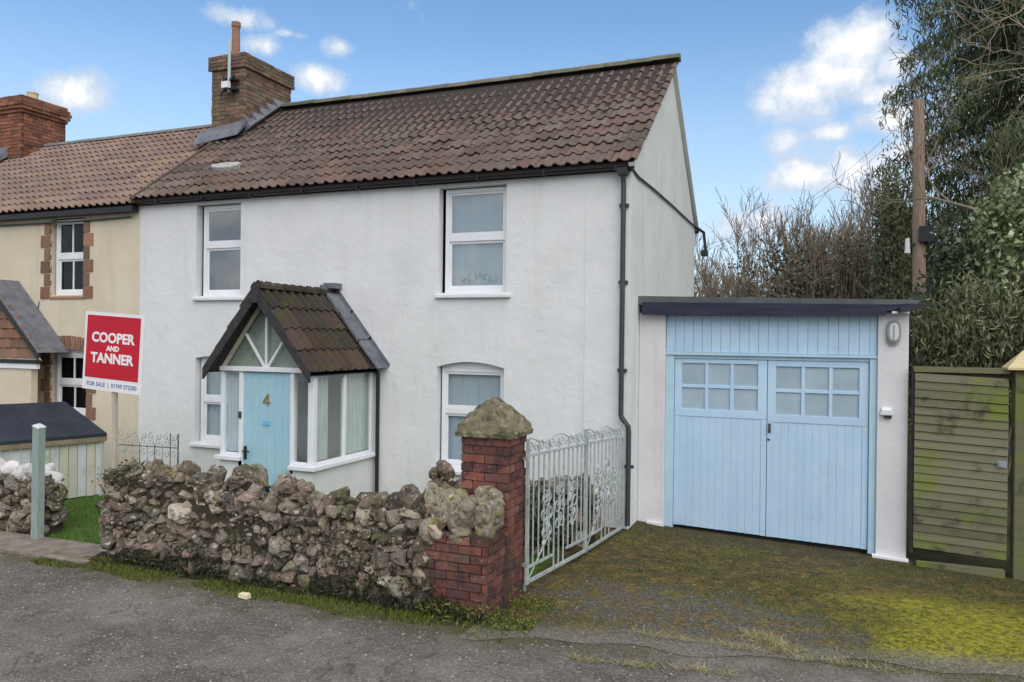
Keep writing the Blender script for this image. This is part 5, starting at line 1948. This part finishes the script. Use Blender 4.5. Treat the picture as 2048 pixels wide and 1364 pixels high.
def bare_tree(label, base, height, r0, seed, mat_t=BARK, mat_c=TWIG, group=None, ivy=None, minr=.006, name='bare_tree', cat='tree', **kw):
    r = np.random.default_rng(seed)
    root = thing(name, label, cat, base, group)
    th, tn, tips = grow(base, height, r0, r, **kw)
    tn = [(a, b, max(c_, minr), max(d_, minr*.8)) for a, b, c_, d_ in tn]
    V, Q = tubes_np(th, 6)
    obj_np('trunk', V, Q, mat_t, root)
    if tn:
        V, Q = tubes_np(tn, 3)
        obj_np('crown', V, Q, mat_c, root)
    if ivy:
        cnt, rad, size, leafm, zmax = ivy
        P = []
        ths = [s for s in th if s[1][2] < base[2]+zmax]
        for k in range(cnt):
            s_ = ths[r.integers(len(ths))]
            t_ = r.random()
            P.append(s_[0]+(s_[1]-s_[0])*t_+r.normal(size=3)*rad*np.array([1, 1, .9]))
        V, Q = cards_np(np.array(P), size, .8, r)
        obj_np('ivy', V, Q, leafm, root)
    return root


# background row of bare trees behind the garage
G_ = 'bare trees behind the garage'
specs = [  # px, top py, depth y, seed, ivy count, label
    (1412, 520, 15.0, 21, 500, 'low ivy-covered stump of a tree tight against the back corner of the white cottage'),
    (1446, 440, 17.0, 22, 300, 'thin bare tree with arching branches, nearest the cottage gable'),
    (1505, 425, 18.0, 23, 400, 'bare forked tree second from the cottage gable'),
    (1548, 432, 16.5, 24, 900, 'ivy-clad bare tree with a dark upright stem above the middle of the garage roof'),
    (1598, 420, 18.5, 25, 900, 'bare tree with knobbly pollarded tops right of the dark ivy-clad stem'),
    (1650, 385, 17.5, 26, 1500, 'broad twiggy tree swathed in grey-brown ivy behind the garage'),
    (1705, 350, 19.0, 27, 1500, 'tallest bare tree of the row behind the garage'),
    (1762, 352, 18.0, 28, 1400, 'bare tree of the row closest to the telegraph pole')]
for px, py, yy, sd_, iv, lab in specs:
    b = at(px, 640, 'y', yy)
    t_ = at(px, py, 'y', yy)
    hgt = float(t_[2])
    bare_tree(lab, (float(b[0]), yy, 0), hgt*(.62 if px < 1640 else .53), .15, sd_, mat_c=TWIG, group=G_, ivy=(iv*3, .30, .13, LEAF_IVY if iv >= 900 and px < 1620 else LEAF_SCRUB, hgt*.9),
              levels=4, spread=.42, up=.5, first=.2, minr=.009, nfork=(3, 4), wig=.13)
# scrub mass low down behind the garage
r = np.random.default_rng(77)
sb = thing('scrub_thicket', 'brown twiggy thicket filling the gap low behind the garage roof', 'thicket', (2, 15, 0))
P = []
for k in range(26000):
    x = r.uniform(-2.2, 6.5)
    env = 3.9+.5*math.sin(1.7*x)+.35*math.sin(4.1*x+1)+1.7*sm(.8, 3.0, x)
    z = env*(1-r.random()**2.2*.75)
    P.append((x, 15.5+r.normal()*.8, z-.4*abs(r.normal())))
V, Q = cards_np(np.array(P), .14, .45, r)
o = obj_np('foliage', V, Q, LEAF_SCRUB, sb)
o['kind'] = 'stuff'
segs = []
for k in range(2600):
    x = r.uniform(-2.2, 6.5)
    env = 4.3+.5*math.sin(1.7*x)+1.9*sm(.8, 3.0, x)
    p = np.array([x, 15.3+r.normal()*.6, r.uniform(1.5, env*.75)])
    q = p+np.array([r.normal()*.25, r.normal()*.2, r.uniform(.7, 1.7)])
    segs.append((p, q, .014, .006))
V, Q = tubes_np(segs, 3)
o = obj_np('twigs', V, Q, TWIG, sb)
o['kind'] = 'stuff'


# tall weeping conifer
def conifer(label, base, height, rad, seed, ncard, mat, nbr=150):
    r = np.random.default_rng(seed)
    root = thing('conifer_tree', label, 'tree', base)
    bx, by, bz = base
    V, Q = tubes_np([(np.array([bx, by, bz+height*i/8]), np.array([bx, by, bz+height*(i+1)/8]), .28*(1-i/8.5), .28*(1-(i+1)/8.5)) for i in range(8)], 8)
    obj_np('trunk', V, Q, BARK, root)
    segs, P, Dn = [], [], []
    per = ncard//nbr
    for k in range(nbr):
        t_ = .06+.94*((k+.5)/nbr)
        z = bz+height*t_
        a = k*2.39996+r.normal()*.2
        ln = rad*(1-t_)**.35*r.uniform(.75, 1.12)+.25
        out = np.array([math.cos(a), math.sin(a), 0])
        pts = []
        for i in range(7):
            s = i/6
            pts.append(np.array([bx, by, z])+out*ln*s+np.array([0, 0, .18*s*ln-.42*ln*s*s]))
        for i in range(6):
            segs.append((pts[i], pts[i+1], .04*(1-i/6.5), .04*(1-(i+1)/6.5)))
        # sprays hang from the branch
        m = per
        s = r.uniform(.2, 1.05, m)
        idx = np.minimum((s*6).astype(int), 5)
        pp = np.array(pts)
        fr_ = (s*6-idx)[:, None]
        c = pp[idx]+(pp[idx+1]-pp[idx])*np.clip(fr_, 0, 1.2)
        side = np.cross(out, [0, 0, 1])
        lat = r.normal(size=m)*.16*(1.1-s*.5)*(ln/2+.4)
        hang = r.exponential(.30, m)
        clump = np.floor(lat/.12)*.12
        c = c+side[None]*(clump+r.normal(size=m)*.03)[:, None]+np.array([0, 0, -1])[None]*hang[:, None]+r.normal(size=(m, 3))*.03
        P.append(c)
    P = np.vstack(P)
    V, Q = cards_np(P, .19, .15, r, droop=1.0)
    obj_np('foliage', V, Q, mat, root)
    V, Q = tubes_np(segs, 4)
    obj_np('branches', V, Q, BARK, root)
    return root


conifer('tall dark weeping conifer behind the telegraph pole', (6.5, 8.3, 0), 21, 3.0, 31, 270000, LEAF_CON, 320)
conifer('second dark conifer further right at the edge of the photo', (9.4, 10.6, 0), 18, 3.0, 32, 60000, LEAF_CON, 160)

# bare deciduous tree leaning in from the right
bare_tree('bare pale-twigged tree arching in from the right in front of the conifers', (7.1, 5.6, 0), 8.6, .15, 43, mat_t=TWIG_PALE, mat_c=TWIG_PALE, levels=4, spread=.55, up=.25,
          bias=(-.3, -.1, .0), first=.3, minr=.0055, nfork=(4, 5), wig=.22, ratio=.46)
bare_tree('thin bare tree with crossing twigs behind the timber gate', (5.9, 4.4, 0), 5.0, .07, 44, mat_t=TWIG_PALE, mat_c=TWIG_PALE, levels=3, spread=.6, up=.15,
          bias=(-.3, 0, .1), first=.4, minr=.005, nfork=(2, 3), wig=.2, ratio=.5)


def bush(name, label, cat, centre, rads, n_, size, aspect, mat, seed, stems=14, droop=0., clumps=40, base_z=0.):
    r = np.random.default_rng(seed)
    cx_, cy_, cz_ = centre
    root = thing(name, label, cat, (cx_, cy_, base_z))
    d = r.normal(size=(clumps, 3))
    d /= np.linalg.norm(d, axis=1)[:, None]
    cl = np.array(centre)+d*np.array(rads)*(r.uniform(.45, 1.0, clumps)[:, None])
    idx = r.integers(0, clumps, n_)
    P = cl[idx]+r.normal(size=(n_, 3))*np.array(rads)*.17
    V, Q = cards_np(P, size, aspect, r, droop)
    obj_np('foliage', V, Q, mat, root)
    segs = []
    for k in range(stems):
        c = cl[r.integers(clumps)]
        b0 = np.array([cx_+r.normal()*.12, cy_+r.normal()*.12, base_z])
        m = (b0+c)/2+r.normal(size=3)*.12
        segs += [(b0, m, .03, .02), (m, c, .02, .008)]
    V, Q = tubes_np(segs, 5)
    obj_np('stems', V, Q, TWIG, root)
    return root


bush('laurel_bush', 'tall pale-leaved glossy evergreen bush at the right edge above the fence', 'bush', (5.15, 3.2, 4.15), (.78, .7, 1.15), 7500, .095, .62, LEAF_LAU, 51, 18)
bush('bamboo_clump', 'drooping olive bamboo-like shrub above the timber side gate', 'shrub', (4.25, 1.7, 2.45), (.72, .55, .75), 15000, .115, .22, LEAF_BAM, 52, 22, .7, 60)
bush('leafy_shrub', 'dark leafy shrub between the telegraph pole and the bamboo-like shrub', 'shrub', (4.3, 4.2, 2.6), (.7, .8, 1.5), 6000, .11, .5, LEAF_IVY, 53, 18, .3, 50)
bush('evergreen_shrub', 'dark green evergreen shrub left of the telegraph pole behind the garage roof', 'shrub', (3.75, 7.2, 4.0), (.42, .6, 2.1), 9000, .10, .35, LEAF_BAM, 54, 12, .8, 50)
bush('evergreen_shrub', 'olive evergreen filling the gap under the pale-leaved bush at the right edge', 'shrub', (5.3, 2.6, 2.55), (.75, .6, .8), 6000, .14, .3, LEAF_BAM, 55, 16, .5, 50)


# grass, moss, straw, grit
def blades(name, pts, hmin, hmax, wdt, mat, seed, lean=.5):
    r = np.random.default_rng(seed)
    P = np.array(pts)
    n_ = len(P)
    a = r.uniform(0, 6.283, n_)
    side = np.stack([np.cos(a), np.sin(a), np.zeros(n_)], 1)*wdt
    h = r.uniform(hmin, hmax, n_)
    tip = P+np.stack([r.normal(size=n_)*lean*h, r.normal(size=n_)*lean*h, h], 1)
    V = np.stack([P-side, P+side, tip], 1).reshape(-1, 3)
    Q = np.arange(3*n_).reshape(-1, 3)
    o = link(bpy.data.objects.new(name, np_mesh(name, V, Q, mat, 3)))
    o['kind'] = 'stuff'
    return o


def tuft_points(n_, f):
    out = []
    while len(out) < n_:
        p = f()
        if p is not None:
            out.append(p)
    return out


def lawn_pt():
    x, y = random.uniform(-7.9, -4.9), random.uniform(-3.35, -1.4)
    return (x, y, -.004)


tag(blades('grass', tuft_points(16000, lawn_pt), .02, .06, .003, GRASS, 61), 'short green lawn between the two stone walls', 'grass')


def verge_pt():
    x = random.uniform(-5.6, -.1)
    t = random.random()**1.5
    y = -3.72-t*.34+.05*math.sin(5*x)
    d = math.sin(2.3*x)+math.sin(5.7*x+1)+.6*math.sin(11*x)
    if d < random.uniform(-1.6, 1.2):
        return None
    return (x, y, .001)


tag(blades('moss', tuft_points(15000, verge_pt), .012, .045, .005, MOSS, 62, .7), 'green moss and weeds along the foot of the stone wall', 'moss')


def drive_pt():
    x, y = random.uniform(-.2, 4.6), random.uniform(-3.4, .4)
    d = math.sin(2.1*x+1.3*y)+math.sin(4.7*x-3*y)+.7*math.sin(9*y+2*x)
    bare = ((x-1.15)*.72)**2+((y+2.95)*1.35)**2
    if d < random.uniform(-1.2, 1.6) or bare < random.uniform(.2, 1.1):
        return None
    return (x, y, gz(x, y)+.006)


tag(blades('moss_carpet', tuft_points(16000, drive_pt), .006, .018, .005, MOSS, 63, .8), 'olive moss spreading over the tarmac drive', 'moss')


def straw_pt():
    k = random.random()
    if k < .40:      # tuft by the road edge
        a, b = at(1500, 1270, 'z', 0), at(1590, 1310, 'z', 0)
        t = random.random()
        return (a[0]+(b[0]-a[0])*t+random.gauss(0, .06), a[1]+(b[1]-a[1])*t+random.gauss(0, .05), .004)
    if k < .78:
        a, b = at(1270, 1268, 'z', 0), at(1830, 1350, 'z', 0)
    else:
        a, b = at(1135, 1318, 'z', 0), at(1480, 1352, 'z', 0)
    t = random.random()
    if math.sin(t*19)+math.sin(t*43) < random.uniform(-1.5, 1):
        return None
    return (a[0]+(b[0]-a[0])*t+random.gauss(0, .03), a[1]+(b[1]-a[1])*t+random.gauss(0, .02), .004)


tag(blades('dry_grass', tuft_points(2600, straw_pt), .01, .05, .0035, STRAW, 64, 1.6), 'dry straw-coloured grass along the broken edge where drive meets road', 'grass')


def pebbles(name, pts, smin, smax, mat, seed, label):
    r = np.random.default_rng(seed)
    base = np.array([v.co for v in SMALL[0].vertices])
    octv = np.array([(1, 0, 0), (-1, 0, 0), (0, 1, 0), (0, -1, 0), (0, 0, .7), (0, 0, -.5)])*.5
    octf = np.array([(0, 2, 4), (2, 1, 4), (1, 3, 4), (3, 0, 4), (2, 0, 5), (1, 2, 5), (3, 1, 5), (0, 3, 5)])
    P = np.array(pts)
    n_ = len(P)
    s = smin+(smax-smin)*r.random(n_)**3
    a = r.uniform(0, 6.28, n_)
    c2, s2 = np.cos(a), np.sin(a)
    V = np.zeros((n_, 6, 3))
    jit = r.uniform(.6, 1.3, (n_, 6, 1))
    vv = octv[None]*jit
    V[:, :, 0] = (vv[:, :, 0]*c2[:, None]-vv[:, :, 1]*s2[:, None])*s[:, None]
    V[:, :, 1] = (vv[:, :, 0]*s2[:, None]+vv[:, :, 1]*c2[:, None])*s[:, None]
    V[:, :, 2] = vv[:, :, 2]*s[:, None]*.6
    V += P[:, None, :]
    Q = (octf[None]+(np.arange(n_)*6)[:, None, None]).reshape(-1, 3)
    o = link(bpy.data.objects.new(name, np_mesh(name, V.reshape(-1, 3), Q, mat, 3)))
    o['kind'] = 'stuff'
    return tag(o, label, 'grit')


gp_pts = []
for k in range(15000):
    x, y = random.uniform(-6.5, 3.8), random.uniform(-6.6, -3.7)
    if y < road_edge(x)-.05:
        gp_pts.append((x, y, .003))
for k in range(900):
    x, y = random.uniform(-.1, 4.4), random.uniform(-3.5, .3)
    gp_pts.append((x, y, gz(x, y)+.008))
pebbles('loose_grit', gp_pts,   .007, .034, GRIT, 71, 'loose pale grit scattered over the worn tarmac')

# growth on the walls
def wall_moss(pts, size, mat, name, seed, label, cat, aspect=.6):
    r = np.random.default_rng(seed)
    V, Q = cards_np(np.array(pts), size, aspect, r)
    o = link(bpy.data.objects.new(name, np_mesh(name, V, Q, mat)))
    o['kind'] = 'stuff'
    return tag(o, label, cat)


pts = []
for k in range(3200):
    x = random.gauss(-4.78, .13)
    pts.append((x, -3.5+random.gauss(0, .11), (.93+random.gauss(0, .05)-abs(x+4.78)*.3)))
wall_moss(pts, .03, leafmat('dark_moss', [(.06, .06, .03), (.085, .085, .04), (.05, .05, .03), (.11, .10, .055)]), 'moss_tuft', 81, 'dark mossy tuft crowning the left end of the stone wall', 'moss')
pts = []  # dark leaf cards put in for shadow and dirt at the wall foot
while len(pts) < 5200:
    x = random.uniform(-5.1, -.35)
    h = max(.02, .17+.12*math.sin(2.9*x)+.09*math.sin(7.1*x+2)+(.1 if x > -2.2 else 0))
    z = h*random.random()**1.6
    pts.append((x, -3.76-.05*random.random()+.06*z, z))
wall_moss(pts, .05, leafmat('shadow_dirt_weed', [(.035, .04, .02), (.05, .055, .025), (.03, .03, .02), (.075, .08, .035), (.05, .042, .028)]), 'weeds', 82, 'dark weeds painting shadow and dirt along the foot of the stone wall', 'weeds', .35)
pts = []
while len(pts) < 2600:
    x = random.uniform(-1.0, .05)
    pts.append((x, -3.72+random.gauss(0, .1)+(.5 if random.random() < .4 else 0), (.05 if x > -.3 else .16)*random.random()**1.5))
wall_moss(pts, .04, MOSS, 'weeds', 83, 'bright green weeds round the base of the brick gate pillar', 'weeds', .4)
pts = []
for k in range(1500):
    a, q = random.random()*6.28, random.random()**.6*.26
    dx, dy = max(-.22, min(.22, q*math.cos(a))), max(-.21, min(.21, q*math.sin(a)))
    pts.append((cx_+dx, cy_+dy, 1.88-max(abs(dx), abs(dy))*1.08+random.uniform(-.03, .02)))
wall_moss(pts, .032, leafmat('cap_lichen', [(.30, .27, .17), (.22, .21, .12), (.14, .14, .07), (.36, .33, .24), (.10, .11, .05)]), 'moss', 85, 'straw-coloured lichen and moss crusting the pyramid cap of the brick pillar', 'moss', .5)
bush('low_shrub', 'low dark shrub growing in the bed behind the iron gates', 'shrub', (-.75, -1.45, .42), (.42, .5, .34), 3000, .07, .5, LEAF_IVY, 84, 8, .2, 26)

# scrap on the verge, stray white pebble
sc_ = at(489, 1198, 'z', 0)
MBs = MB()
MBs.hexa([(sc_[0]-.06, sc_[1]-.02, .01), (sc_[0]+.05, sc_[1]-.03, .01), (sc_[0]+.06, sc_[1]+.02, .01), (sc_[0]-.05, sc_[1]+.03, .01),
          (sc_[0]-.055, sc_[1]-.015, .05), (sc_[0]+.05, sc_[1]-.025, .045), (sc_[0]+.055, sc_[1]+.015, .06), (sc_[0]-.045, sc_[1]+.025, .055)])
tag(MBs.build('pale_stone', pm('cream_stone', [srgb(206, 190, 150), srgb(222, 208, 176)], rough=.8)), 'small cream stone lying on the mossy verge below the wall', 'stone')

bpy.context.view_layer.update()
